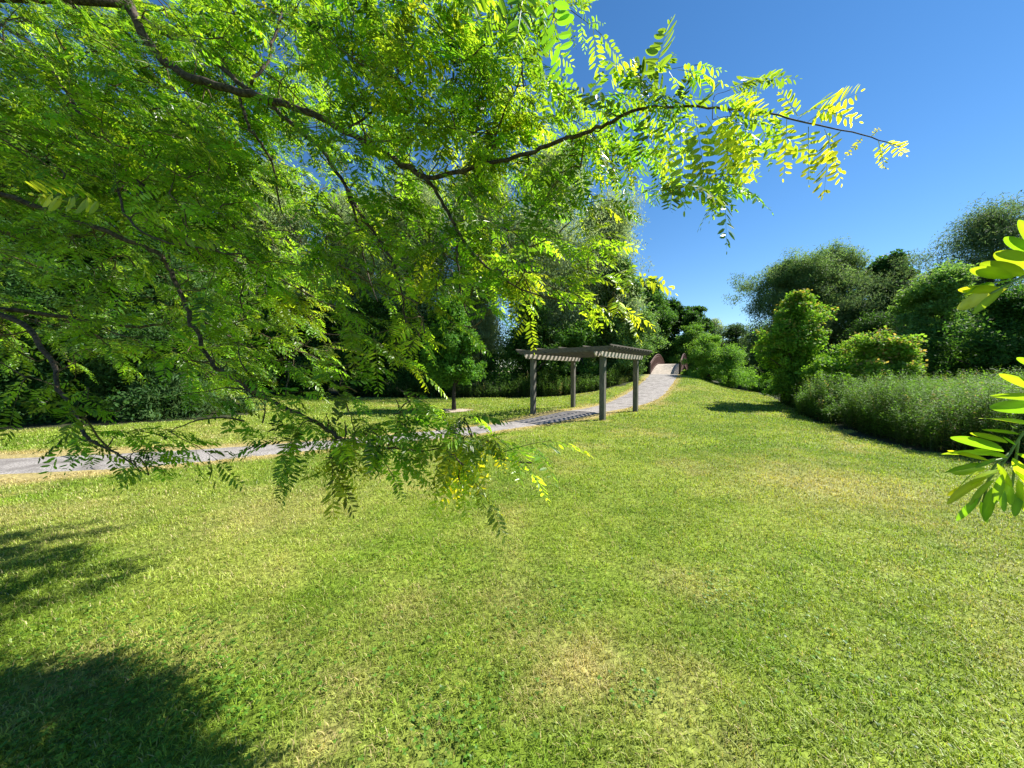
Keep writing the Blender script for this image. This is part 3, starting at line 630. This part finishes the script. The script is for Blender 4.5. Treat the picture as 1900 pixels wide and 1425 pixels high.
# ------------------------------------------------------------------ the near locust tree
LEAF = []   # (base, dir, up, length, hi, yellow)
def spline_px(pts, per=5):
    P = np.array([W(a, b, c) for a, b, c, *_ in pts]); r = np.array([p[3] for p in pts], float)
    return catmull(P, per), catmull(np.stack([r, r, r], 1), per)[:, 0]
TR = np.array([-4.3, 1.3, 0.0])      # trunk foot, left of the frame
limbs = {
 'a': [(235, 5, 2.5, .030), (290, 100, 2.5, .027), (360, 145, 2.45, .026), (470, 178, 2.4, .024), (560, 203, 2.35, .022), (640, 242, 2.3, .020), (715, 285, 2.2, .018), (790, 330, 2.1, .016)],
 'a2': [(790, 330, 2.1, .013), (850, 318, 2.0, .012), (905, 305, 1.9, .011), (965, 290, 1.8, .010), (1030, 262, 1.7, .0095), (1085, 248, 1.62, .0085), (1135, 225, 1.56, .0075), (1185, 203, 1.5, .006), (1240, 197, 1.45, .005), (1330, 200, 1.4, .0042), (1410, 208, 1.36, .0034), (1500, 228, 1.32, .0026), (1600, 250, 1.3, .002), (1672, 272, 1.3, .0012)],
 'a3': [(790, 330, 2.1, .011), (826, 380, 2.08, .010), (846, 425, 2.05, .009), (872, 462, 2.0, .008), (910, 500, 1.95, .006), (970, 537, 1.9, .005), (1050, 560, 1.88, .004), (1130, 570, 1.85, .002)],
 'a4': [(846, 425, 2.05, .007), (850, 500, 2.0, .006), (862, 570, 1.95, .004), (885, 610, 1.9, .002)],
 'b': [(232, -10, 2.9, .024), (262, 35, 2.8, .022), (350, 85, 2.7, .019), (405, 122, 2.6, .017), (470, 176, 2.45, .016)],
 'c': [(462, 150, 2.45, .011), (495, 115, 2.5, .010), (512, 60, 2.55, .009), (522, 20, 2.6, .007), (515, -50, 2.7, .005)],
 'd': [(490, 186, 2.4, .015), (545, 232, 2.4, .014), (592, 272, 2.4, .013), (625, 320, 2.35, .012), (662, 385, 2.3, .010), (692, 432, 2.2, .009), (725, 480, 2.1, .0075), (745, 535, 2.05, .006), (752, 600, 2.0, .004), (772, 645, 1.95, .002)],
 'd2': [(640, 345, 2.32, .009), (668, 430, 2.4, .008), (680, 500, 2.5, .006), (700, 560, 2.5, .003)],
 'e': [(445, 182, 2.42, .011), (462, 232, 2.45, .010), (492, 275, 2.5, .009), (512, 325, 2.55, .007), (520, 385, 2.6, .005), (560, 450, 2.6, .003)],
 'f': [(-60, 10, 2.9, .020), (50, 78, 2.8, .017), (110, 145, 2.8, .015), (150, 215, 2.8, .013), (215, 300, 2.8, .011), (270, 345, 2.8, .009), (300, 400, 2.75, .007), (316, 500, 2.6, .006)],
 'g': [(-120, 330, 2.6, .022), (60, 380, 2.5, .018), (200, 430, 2.4, .016), (290, 470, 2.35, .014), (316, 504, 2.3, .0135), (343, 568, 2.25, .013), (365, 620, 2.2, .0125), (397, 679, 2.15, .012), (434, 702, 2.1, .012), (471, 726, 2.05, .0115), (519, 753, 2.0, .011), (559, 770, 1.95, .0105), (606, 797, 1.9, .010), (646, 821, 1.85, .0085), (692, 830, 1.82, .0075), (730, 831, 1.8, .006), (790, 836, 1.78, .004), (850, 822, 1.72, .0022)],
 'h': [(722, 826, 1.8, .006), (737, 790, 1.78, .0055), (745, 757, 1.77, .004), (762, 744, 1.76, .002)],
 'h2': [(740, 788, 1.78, .0035), (778, 784, 1.75, .003), (800, 792, 1.72, .0026), (838, 810, 1.68, .002), (905, 815, 1.62, .0012)],
 'i': [(-80, 560, 2.4, .020), (40, 600, 2.3, .016), (91, 662, 2.2, .013), (111, 723, 2.1, .011), (135, 763, 2.05, .010), (148, 790, 2.0, .009), (168, 817, 1.95, .008), (202, 834, 1.92, .006), (236, 854, 1.88, .004), (275, 882, 1.85, .002)],
 'j': [(-80, 560, 2.4, .018), (120, 590, 2.6, .014), (260, 605, 2.7, .011), (380, 600, 2.8, .009), (500, 668, 2.9, .007), (567, 638, 2.9, .006), (590, 620, 2.9, .005), (668, 625, 2.8, .003)],
 'k': [(-100, 420, 2.8, .016), (120, 440, 2.9, .013), (250, 420, 2.9, .011), (340, 462, 2.9, .010), (404, 482, 2.9, .008), (482, 498, 2.9, .006), (560, 540, 2.9, .005), (640, 580, 2.8, .003)],
 'l': [(215, 345, 1.9, .006), (238, 408, 1.85, .0055), (300, 447, 1.8, .005), (380, 462, 1.75, .004), (450, 478, 1.7, .002)],
 'm': [(567, 655, 2.7, .004), (635, 680, 2.6, .003), (700, 650, 2.5, .002)],
 'n': [(150, 15, 3.2, .014), (175, 100, 3.2, .012), (205, 150, 3.1, .009), (232, 185, 3.0, .005)],
 'o': [(640, 242, 2.3, .009), (700, 200, 2.25, .008), (780, 140, 2.2, .006), (860, 90, 2.1, .005), (930, 60, 2.0, .003)],
 'p': [(905, 305, 1.9, .006), (930, 220, 1.85, .005), (960, 160, 1.8, .003)],
}
sk_nodes = []; sk_rad = []
LB = MB()
for nm, pts in limbs.items():
    P, r = spline_px(pts); g = np.random.default_rng(len(nm)+len(pts)); P = P+g.normal(0, .006, P.shape)*np.minimum(1, r/.01)[:, None]
    LB.tube(P, r, 8 if r[0] > .01 else 6); sk_nodes.append(P); sk_rad.append(r)
# limbs joining the frame to the trunk
tz = lambda h, r=.0: TR+np.array([.25*h*.3, .05*h, h])
def conn(h, first, r0, r1, bow=.25):
    a = tz(h); e = np.array(first); P = catmull([a, a*.6+e*.4+np.array([0, 0, bow]), a*.25+e*.75+np.array([0, 0, bow*.6]), e], 5); LB.tube(P, np.linspace(r0, r1, len(P)), 8)
    sk_nodes.append(P[6:]); sk_rad.append(np.linspace(r0, r1, len(P))[6:])
conn(2.9, W(235, 5, 2.5), .06, .031, .15); conn(3.1, W(232, -10, 2.9), .05, .025, .3); conn(2.6, W(-60, 10, 2.9), .045, .02); conn(2.2, W(-120, 330, 2.6), .045, .022)
conn(1.9, W(-80, 560, 2.4), .045, .02, .1); conn(2.3, W(-100, 420, 2.8), .04, .016, .1); conn(3.0, W(150, 15, 3.2), .04, .014, .2)
# overhead limb carrying the sprigs at the top and right edge of the photo
ov = catmull([tz(3.3), (-2.6, .45, 3.55), (-1.0, .25, 3.3), (.15, .3, 2.95), (.75, .25, 2.45), (.8, .24, 2.05), (.72, .27, 1.75)], 6)
ovr = np.linspace(.055, .003, len(ov)); LB.tube(ov, ovr, 8)
ov2 = catmull([ov[20], (.25, .75, 2.95), (.2, .98, 2.8), (.1, 1.05, 2.66)], 5); LB.tube(ov2, np.linspace(.012, .002, len(ov2)), 6)
NODES = np.vstack(sk_nodes); NR = np.concatenate(sk_rad)
# density of leafy twigs, 100 x 50 photo pixels per cell, columns from x=-300
GRID = """666 99999999842000000
666 99999999962000000
777 99999999962010000
777 99999889983322000
777 99999889985532000
777 99999779986422000
777 99999636775312000
777 99998636654211000
344 44478635564100000
334 44478756764200000
333 44468866765200000
233 44467753432100000
222 33466564100000000
222 22256543000000000
111 22034420000000000
000 01001234300000000
000 03530677620000000
000 00200233520000000
000 00000000200000000""".split('\n')
g = np.random.default_rng(77)
LP = np.array([proj(q) for nm in ('a', 'a2', 'a3', 'b', 'c', 'd', 'e', 'f', 'g', 'i', 'l') for q in catmull(spline_px(limbs[nm], 5)[0], 4)])
TWIGP, TWIGD, TWY = [], [], []
ROWS = [(-350+50*i, '666 9999999984200000 '.replace(' ', '')+'0') for i in range(7)]
rows = [(-350+50*i, '444'+'66666665420000000') for i in range(7)]+[(50*i, r.replace(' ', '')) for i, r in enumerate(GRID)]
for y0, row in rows:
    for ci, ch in enumerate(row):
        v = int(ch)
        if v == 0: continue
        x0 = -300+100*ci; target = 1.55*(v/9)**1.35; cov = 0
        if y0 < 0: target *= .09
        elif x0 < 0: target *= .28
        while cov < target:
            px = x0+g.uniform(0, 100); py = y0+g.uniform(0, 50)
            if px > 1180: d = np.interp(px, [1180, 1680], [1.5, 1.3])+g.normal(0, .08)
            elif px > 1000: d = g.uniform(1.5, 1.95)
            elif py > 740: d = g.uniform(1.65, 2.05)
            elif px > 620: d = g.uniform(1.6, 1.95) if g.random() < .4 else g.uniform(1.95, 2.35)
            else: d = g.uniform(1.8, 2.3) if g.random() < .3 else g.uniform(2.4, 3.9)
            if v <= 2 and g.random() > .6: cov += target*.3
            qd = np.hypot(LP[:, 0]-px-25, LP[:, 1]-py-15); qi = int(np.argmin(qd))
            if qd[qi] < 46 and d < LP[qi, 2]+.12 and px < 1100 and py < 700 and g.random() < .8: d = LP[qi, 2]+.12+g.random()*(.3 if px > 620 else .8)
            ok = False
            for tr_ in range(7):
                p = W(px, py, d); hs_ = p[2]/SV[2]; sh = p-np.array(SV)*hs_
                if sh[1] < .9: ok = True; break
                sx, sy, _ = proj(sh)
                if sx < -20 or sx > 1900 or sy > 1440 or (sx < 280 and 935 < sy < 1130) or (sx < 340-(1400-sy)*.8 and sy > 1240): ok = True; break
                d = d*g.uniform(.86, 1.0) if tr_ < 4 else d*1.12
                d = max(d, 1.35)
            if not ok and g.random() < .86: cov += target*.06; continue
            p = W(px, py, d)
            cov += 6*.0034*.55*F*F/(d*d)/5000.0
            TWIGP.append(p); 
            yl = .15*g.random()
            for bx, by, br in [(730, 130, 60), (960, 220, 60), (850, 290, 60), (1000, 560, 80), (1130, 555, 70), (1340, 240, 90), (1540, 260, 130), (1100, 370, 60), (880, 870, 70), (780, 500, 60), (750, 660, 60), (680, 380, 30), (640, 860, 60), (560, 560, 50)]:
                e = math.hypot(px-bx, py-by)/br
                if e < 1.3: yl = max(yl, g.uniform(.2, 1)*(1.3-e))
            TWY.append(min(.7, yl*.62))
TWIGP = np.array(TWIGP); TWY = np.array(TWY); ntw = len(TWIGP)
# connect twigs to the nearest wood already grown
order = np.argsort([np.min(np.sum((NODES-p)**2, 1)) for p in TWIGP])
nodes = list(NODES); arr = np.zeros((len(NODES)+ntw*4, 3)); arr[:len(NODES)] = NODES; cnt = len(NODES); ndep = np.zeros(len(arr))
TB = MB(); leaves = {'b': [], 'd': [], 'u': [], 'L': [], 'y': []}
def addleaf(b, d, u, L, y): leaves['b'].append(b); leaves['d'].append(d); leaves['u'].append(u); leaves['L'].append(L); leaves['y'].append(y)
for oi in order:
    p = TWIGP[oi]; dd = np.sum((arr[:cnt]-p)**2, 1)+ndep[:cnt]*.02; j = int(np.argmin(dd)); a = arr[j].copy(); dist_ = np.linalg.norm(p-a)
    dirv = norm(p-a) if dist_ > 1e-3 else np.array([1, 0, 0.])
    fw = norm(dirv*.5+np.array([.55, -.1, -.12])+g.normal(0, .45, 3)*np.array([1, 1, .45])); tl = g.uniform(.12, .28)
    p = p-fw*tl*.65+np.array([0, 0, .05]); e = p+fw*tl
    mid = (a+p)/2+g.normal(0, .13*dist_+1e-4, 3)+np.array([0, 0, .08*dist_])
    m1 = (a+mid)/2+g.normal(0, .05*dist_+1e-4, 3); m2 = (mid+p)/2+g.normal(0, .05*dist_+1e-4, 3); P = catmull([a, m1, mid, m2, p, p+fw*tl*.55+np.array([0, 0, -.01]), e+np.array([0, 0, -.035])], 2)
    r0 = min(.0035+.006*dist_, .0075) if proj(p)[0] < 1100 else .0018; TB.tube(P, np.linspace(r0, .0008, len(P)), 4, cap=False)
    for q in (mid, p, e):
        arr[cnt] = q; ndep[cnt] = 1+ndep[j]*.5; cnt += 1
    side = norm(np.cross(fw, np.array([0, 0, 1.])+g.normal(0, .3, 3)))
    for k in range(7):
        f = (k+.6)/7; b = p*(1-f)+P[-1]*f; sg = -1 if k % 2 else 1
        ld = norm(fw*.55+side*sg*g.uniform(.4, 1)+np.array([0, 0, g.uniform(-.5, .1)])+g.normal(0, .12, 3)) if k < 6 else norm(fw+np.array([0, 0, -.4]))
        up = norm(np.array([.2, 0, 1.])+g.normal(0, .3, 3)); addleaf(b, ld, up, g.uniform(.10, .20), np.clip(TWY[oi]+g.normal(0, .12), 0, 1))
LOC = {k: np.array(v) for k, v in leaves.items()}
def compound(lv, K, hi, lw=.30, ll=.26, col0=(.085, .24, .018), col1=(.215, .42, .032), coly=(.55, .56, .04), seed=1, droop=.25):
    """pinnate leaves with K leaflet pairs: returns V, faces, colours"""
    g = np.random.default_rng(seed); b, d, u, L, yv = lv['b'], lv['d'], lv['u'], lv['L'], lv['y']; n = len(b)
    sd_ = norm(np.cross(d, u)); u = np.cross(sd_, d); L = L[:, None]
    def rach(f): return b+d*L*f+np.array([0, 0, -1.])*L*droop*f*f+0*u
    Ps, Ts, Ns, Ls, Cs = [], [], [], [], []
    br = g.uniform(.5, 1.4, n); mixv = g.random(n); dk = g.random(n) < .28
    fold = g.uniform(-.15, .75, n)
    for k in range(K+1):
        f = .14+.86*k/K
        td = norm(d+np.array([0, 0, -1.])*2*droop*f)
        for sg in ((-1, 1) if k < K else (0,)):
            p = rach(f)+g.normal(0, .003, (n, 3)); sz = math.sin(math.pi*min(.93, max(.2, f*.86+.1)))**.6
            t = norm(sd_*sg+td*(.38+.35*f if sg else 1)-u*fold[:, None]*abs(sg)*.6+g.normal(0, .16, (n, 3)))
            nn = norm(u+sd_*sg*fold[:, None]*.5+g.normal(0, .25, (n, 3))); nn = norm(nn-t*np.sum(nn*t, 1, keepdims=True))
            l = ll*L[:, 0]*sz*g.uniform(.85, 1.12, n)*(1.1 if hi else 1.25)
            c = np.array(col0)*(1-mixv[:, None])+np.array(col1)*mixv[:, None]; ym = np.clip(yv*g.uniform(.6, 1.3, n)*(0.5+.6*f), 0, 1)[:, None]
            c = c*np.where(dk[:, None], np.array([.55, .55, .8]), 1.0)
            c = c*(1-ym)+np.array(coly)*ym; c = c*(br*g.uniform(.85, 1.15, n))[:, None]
            Ps.append(p); Ts.append(t); Ns.append(nn); Ls.append(l); Cs.append(c)
    P = np.concatenate(Ps); T_ = np.concatenate(Ts); Nn = np.concatenate(Ns); l = np.concatenate(Ls)[:, None]; C = np.concatenate(Cs)
    S = np.cross(T_, Nn); w_ = l*lw; m = len(P)
    if not hi:
        V = np.stack([P+T_*l*.04, P+T_*l*.3+S*w_*.46, P+T_*l*.72+S*w_*.42-Nn*l*.03, P+T_*l-Nn*l*.07, P+T_*l*.72-S*w_*.42-Nn*l*.03, P+T_*l*.3-S*w_*.46], 1).reshape(-1, 3)
        i = np.arange(m)[:, None]*6; F_ = [i+np.array([[0, 1, 2, 3]]), i+np.array([[0, 3, 4, 5]])]; F_ = [np.vstack(F_)]; nv = 6
    else:
        fs = np.array([.03, .1, .24, .42, .6, .78, .91, .985]); ws = np.array([.06, .27, .43, .5, .485, .40, .25, .06]); rows_ = []
        for f, w1 in zip(fs, ws):
            cdn = -Nn*l*.10*f*f
            rows_ += [P+T_*l*f-S*w_*w1+cdn+Nn*w_*w1*.22, P+T_*l*f+cdn, P+T_*l*f+S*w_*w1+cdn+Nn*w_*w1*.22]
        V = np.stack(rows_, 1).reshape(-1, 3); i = np.arange(m)[:, None]*24; F_ = []
        for r_ in range(7):
            for c_ in (0, 1): F_.append(i+np.array([[r_*3+c_, r_*3+c_+1, r_*3+c_+4, r_*3+c_+3]]))
        F_ = [np.vstack(F_)]; nv = 24
    C = np.repeat(C, nv, 0)
    # rachis ribbons
    fr = np.linspace(0, 1, 5); w0 = (.0011 if not hi else .0009); R_ = []
    for f in fr:
        c_ = rach(f); R_ += [c_-sd_*w0*(1.3-f), c_+u*w0*(1.3-f), c_+sd_*w0*(1.3-f)]
    RV = np.stack(R_, 1).reshape(-1, 3); i = np.arange(n)[:, None]*15+len(V); G_ = []
    for r_ in range(4):
        for c_, e_ in ((0, 1), (1, 2), (2, 0)): G_.append(i+np.array([[r_*3+c_, r_*3+e_, r_*3+3+e_, r_*3+3+c_]]))
    RC = np.repeat(np.array([[.2, .27, .05]]), len(RV), 0)
    return np.vstack([V, RV]), F_+[np.vstack(G_)], np.vstack([C, RC])
locust = empty('locust_tree', TR, 'near locust tree with dark limbs and feathery yellow-green leaves over the lawn', 'tree')
mb = MB(); P = catmull([TR+np.array([0, 0, -.1]), tz(1.2)+np.array([.03, 0, 0]), tz(2.2), tz(3.2), tz(4.2)+np.array([.2, .1, 0]), tz(5.4)+np.array([.1, .3, 0])], 5)
mb.tube(P, np.interp(np.arange(len(P)), [0, 2, 12, 25], [.24, .17, .13, .03]), 12); mb.build('trunk', M_limb, locust, True)
LB.build('limb', M_limb, locust, True)
TB.build('twig', M_twig, locust, True)
idx = np.arange(len(LOC['b']))
V, Fc, C = compound(LOC, 9, False, lw=.29, ll=.235, seed=3); mesh_np('foliage', V, Fc, M_locust, locust, cols=C)
# hand placed fronds: base px, tip px, depth, yellow, face-on amount
FR = [((1018, -40), (1048, 150), 1.1, 0, .1), ((1212, 150), (1243, 28), 1.25, .1, 1), ((1190, 165), (1110, 100), 1.4, 0, .3), ((1200, 190), (1175, 100), 1.4, 0, .3), ((1240, 190), (1165, 110), 1.38, 0, .3),
 ((1160, 215), (1055, 160), 1.45, .1, .3), ((1150, 220), (1060, 195), 1.45, .1, .3), ((1260, 200), (1280, 130), 1.35, .1, 1), ((1300, 200), (1335, 150), 1.35, .1, 1), ((1320, 200), (1400, 175), 1.3, .2, 1), ((1350, 205), (1425, 200), 1.3, .6, 1),
 ((1480, 215), (1445, 165), 1.3, .4, 1), ((1480, 222), (1560, 170), 1.3, .5, 1), ((1500, 225), (1600, 165), 1.28, .7, 1), ((1510, 200), (1590, 225), 1.3, .8, 1), ((1440, 215), (1430, 300), 1.3, .2, 1), ((1460, 220), (1455, 320), 1.3, .6, 1), ((1500, 235), (1500, 330), 1.3, .7, 1), ((1530, 240), (1560, 330), 1.3, .8, 1), ((1540, 245), (1530, 350), 1.3, .6, 1), ((1600, 255), (1570, 290), 1.3, .8, 1), ((1630, 262), (1640, 310), 1.3, .7, 1), ((1640, 262), (1680, 285), 1.3, .8, 1), ((1615, 255), (1635, 235), 1.3, .9, 1),
 ((1330, 215), (1400, 300), 1.32, .5, 1), ((1310, 215), (1380, 340), 1.33, .6, 1), ((1290, 215), (1310, 345), 1.35, .4, 1), ((1260, 230), (1270, 375), 1.38, .2, 1), ((1235, 240), (1245, 350), 1.4, .2, 1), ((1290, 300), (1330, 345), 1.38, .3, 1), ((1350, 215), (1350, 310), 1.34, .8, 1), ((1200, 210), (1190, 290), 1.45, .1, 1), ((1240, 205), (1220, 290), 1.42, .1, 1), ((1160, 300), (1180, 345), 1.5, .9, 1),
 ((960, -60), (900, 50), .95, 0, .2), ((980, -70), (960, 70), .95, 0, .2), ((1000, -60), (1010, 60), 1.0, 0, .2), ((920, -60), (870, 20), 1.0, 0, .2), ((1060, -60), (1085, 25), 1.05, 0, .2),
 ((835, 810), (845, 915), 1.65, 1, 1), ((850, 812), (870, 900), 1.63, 1, 1), ((875, 815), (905, 880), 1.62, 1, 1), ((900, 815), (935, 870), 1.6, 1, 1), ((820, 805), (825, 900), 1.68, .8, 1), ((860, 812), (850, 920), 1.66, 1, 1), ((790, 800), (780, 875), 1.7, .1, 1), ((700, 830), (680, 890), 1.8, .7, 1), ((650, 820), (615, 880), 1.85, .6, 1), ((740, 788), (800, 770), 1.7, 0, 1), ((760, 780), (860, 800), 1.66, 0, 1), ((620, 800), (640, 720), 1.8, .1, 1), ((600, 800), (560, 830), 1.85, .0, 1),
 ((860, 812), (890, 905), 1.64, .9, 1), ((840, 812), (830, 925), 1.67, 1, 1), ((885, 815), (940, 850), 1.6, 1, 1), ((870, 812), (900, 850), 1.6, .9, 1), ((845, 812), (862, 880), 1.62, .9, 1),
 ((60, 360), (200, 400), 1.5, .1, 1), ((200, 380), (60, 355), 1.45, .3, 1), ((330, 235), (400, 300), 1.7, .3, 1), ((240, 380), (330, 420), 1.55, .2, 1), ((250, 470), (290, 540), 1.5, .5, 1), ((300, 440), (420, 450), 1.6, .2, 1), ((230, 370), (300, 350), 1.6, .1, 1)]
g = np.random.default_rng(9); lv = {'b': [], 'd': [], 'u': [], 'L': [], 'y': []}
for (b, t, d, yl, fo) in FR:
    B = W(*b, d); Tt = W(*t, d+g.uniform(-.06, .06)); dv = Tt-B; L = np.linalg.norm(dv); vw = norm(np.array([0, 0, CAMZ])-B)
    u = norm(vw*g.uniform(.35, .9)*(1 if g.random() < .5 else -1)+np.array([.2, 0, .7])+g.normal(0, .2, 3)) if fo < .5 else norm(-vw*.8+np.array([.3, 0, .45])+g.normal(0, .3, 3))
    lv['b'].append(B); lv['d'].append(norm(dv+np.array([0, 0, .1*L]))); lv['u'].append(u); lv['L'].append(L); lv['y'].append(yl)
lv = {k: np.array(v) for k, v in lv.items()}
V, Fc, C = compound(lv, 9, True, lw=.36, ll=.19, seed=5, droop=.12); mesh_np('frond', V, Fc, M_locust, locust, cols=C)
# close leaflets at the right edge of the photo: explicit base / tip pixels
RL = [((1940, 475), (1893, 405)), ((1920, 470), (1858, 437)), ((1925, 500), (1841, 458)), ((1905, 512), (1811, 483)), ((1880, 516), (1793, 494)), ((1890, 520), (1786, 528)), ((1862, 540), (1772, 533)), ((1868, 535), (1760, 573)), ((1862, 535), (1803, 583)), ((1845, 530), (1778, 541)),
      ((1945, 690), (1884, 658)), ((1940, 728), (1850, 690)), ((1935, 745), (1832, 722)), ((1930, 765), (1822, 741)), ((1915, 790), (1817, 763)), ((1893, 806), (1820, 793)), ((1885, 826), (1862, 810)), ((1870, 822), (1797, 797)), ((1862, 838), (1758, 800)), ((1865, 845), (1740, 832)), ((1830, 862), (1742, 870)), ((1835, 855), (1757, 832)), ((1870, 850), (1805, 830)), ((1850, 850), (1808, 868)), ((1855, 870), (1798, 892)), ((1830, 870), (1752, 875)), ((1815, 875), (1765, 905)), ((1830, 885), (1745, 932)), ((1825, 895), (1752, 918)), ((1845, 890), (1790, 935)), ((1860, 880), (1845, 935)), ((1870, 890), (1875, 940)), ((1840, 905), (1830, 970)), ((1815, 925), (1775, 965)), ((1820, 930), (1832, 972)), ((1880, 870), (1925, 905)), ((1885, 840), (1935, 860)), ((1880, 850), (1915, 900)), ((1890, 890), (1905, 950)), ((1800, 905), (1757, 925)), ((1895, 905), (1880, 960)), ((1860, 905), (1862, 950)), ((1850, 860), (1880, 905))]
Ps, Ts, Ns, Ls = [], [], [], []
for i, (b, t) in enumerate(RL):
    dd = .36 if i < 10 else .34; B = W(*b, dd+g.uniform(-.01, .01)); Tt = W(*t, dd+g.uniform(-.007, .006)); v = Tt-B
    vw = norm(np.array([0, 0, CAMZ])-B); nn = -vw*g.uniform(.6, 1)+np.array([.15, .1, .55])+g.normal(0, .22, 3); v1 = norm(v); nn = norm(nn-v1*(nn@v1)); Ps.append(B); Ts.append(v1); Ns.append(nn); Ls.append(np.linalg.norm(v))
P, T_, Nn, l = np.array(Ps), np.array(Ts), np.array(Ns), np.array(Ls)[:, None]; S = np.cross(T_, Nn); w_ = l*.225; rows_ = []
w_[10:] = l[10:]*.2
fs = np.array([.0, .06, .14, .26, .4, .55, .7, .82, .91, .97, 1.0]); ws = np.array([.04, .16, .30, .43, .5, .5, .45, .36, .25, .13, .02])
for f, w1 in zip(fs, ws):
    cdn = -Nn*l*.10*f*f
    rows_ += [P+T_*l*f-S*w_*w1+cdn+Nn*w_*w1*.15, P+T_*l*f+cdn, P+T_*l*f+S*w_*w1+cdn+Nn*w_*w1*.15]
V = np.stack(rows_, 1).reshape(-1, 3); i = np.arange(len(P))[:, None]*33; F_ = []
for r_ in range(10):
    for c_ in (0, 1): F_.append(i+np.array([[r_*3+c_, r_*3+c_+1, r_*3+c_+4, r_*3+c_+3]]))
yl = g.random((len(P), 1))**2*.5; yl[[6, 7, 21, 27, 28]] = .8
C = (np.array([.12, .27, .015])*(1-yl)+np.array([.42, .45, .03])*yl)*g.uniform(.8, 1.25, (len(P), 1)); C = np.repeat(C, 33, 0); C[1::3] *= 1.3; C *= (.9+.22*vnoise(V[:, 0]*260, V[:, 2]*260+V[:, 1]*90, 5))[:, None]
RB = MB()
for pts in [[(1960, 480), (1900, 512), (1862, 532), (1838, 545)], [(1985, 560), (1960, 680), (1932, 760), (1890, 815), (1868, 850), (1835, 890), (1812, 935)], [(1868, 850), (1830, 858), (1800, 868)], [(1890, 815), (1878, 900), (1870, 930)], [(1875, 840), (1842, 870), (1822, 940)]]:
    RB.tube(catmull([W(a, b, .352) for a, b in pts], 5), .0011, 6)
e1 = W(1960, 480, .352); e2 = W(1985, 560, .352); RB.tube(catmull([ov[-1], (ov[-1]+e1)/2+np.array([.03, 0, .02]), e1], 5), np.linspace(.003, .0013, 11), 6)
RB.tube(catmull([ov[-1], (ov[-1]+e2)/2+np.array([.05, 0, 0]), e2], 5), np.linspace(.003, .0013, 11), 6)
M_stalk = noisemat('green_stalk', (.13, .2, .04), (.2, .28, .06), (80, 80, 80), bump=.05, rough=.5)
FA = np.vstack(F_); nf = 10*33
for sel in (FA[:, 0] < nf, FA[:, 0] >= nf):
    f_ = FA[sel]; lo_, hi_ = f_.min(), f_.max()+1; mesh_np('leaf_spray', V[lo_:hi_], [f_-lo_], M_locust, locust, cols=C[lo_:hi_], smooth=True)
RB.build('stalk', M_stalk, locust, True)
print('twigs', ntw, 'leaves', len(LOC['b']))
print('tris total approx', sum(len(o.data.polygons) for o in bpy.data.objects if o.type == 'MESH'))
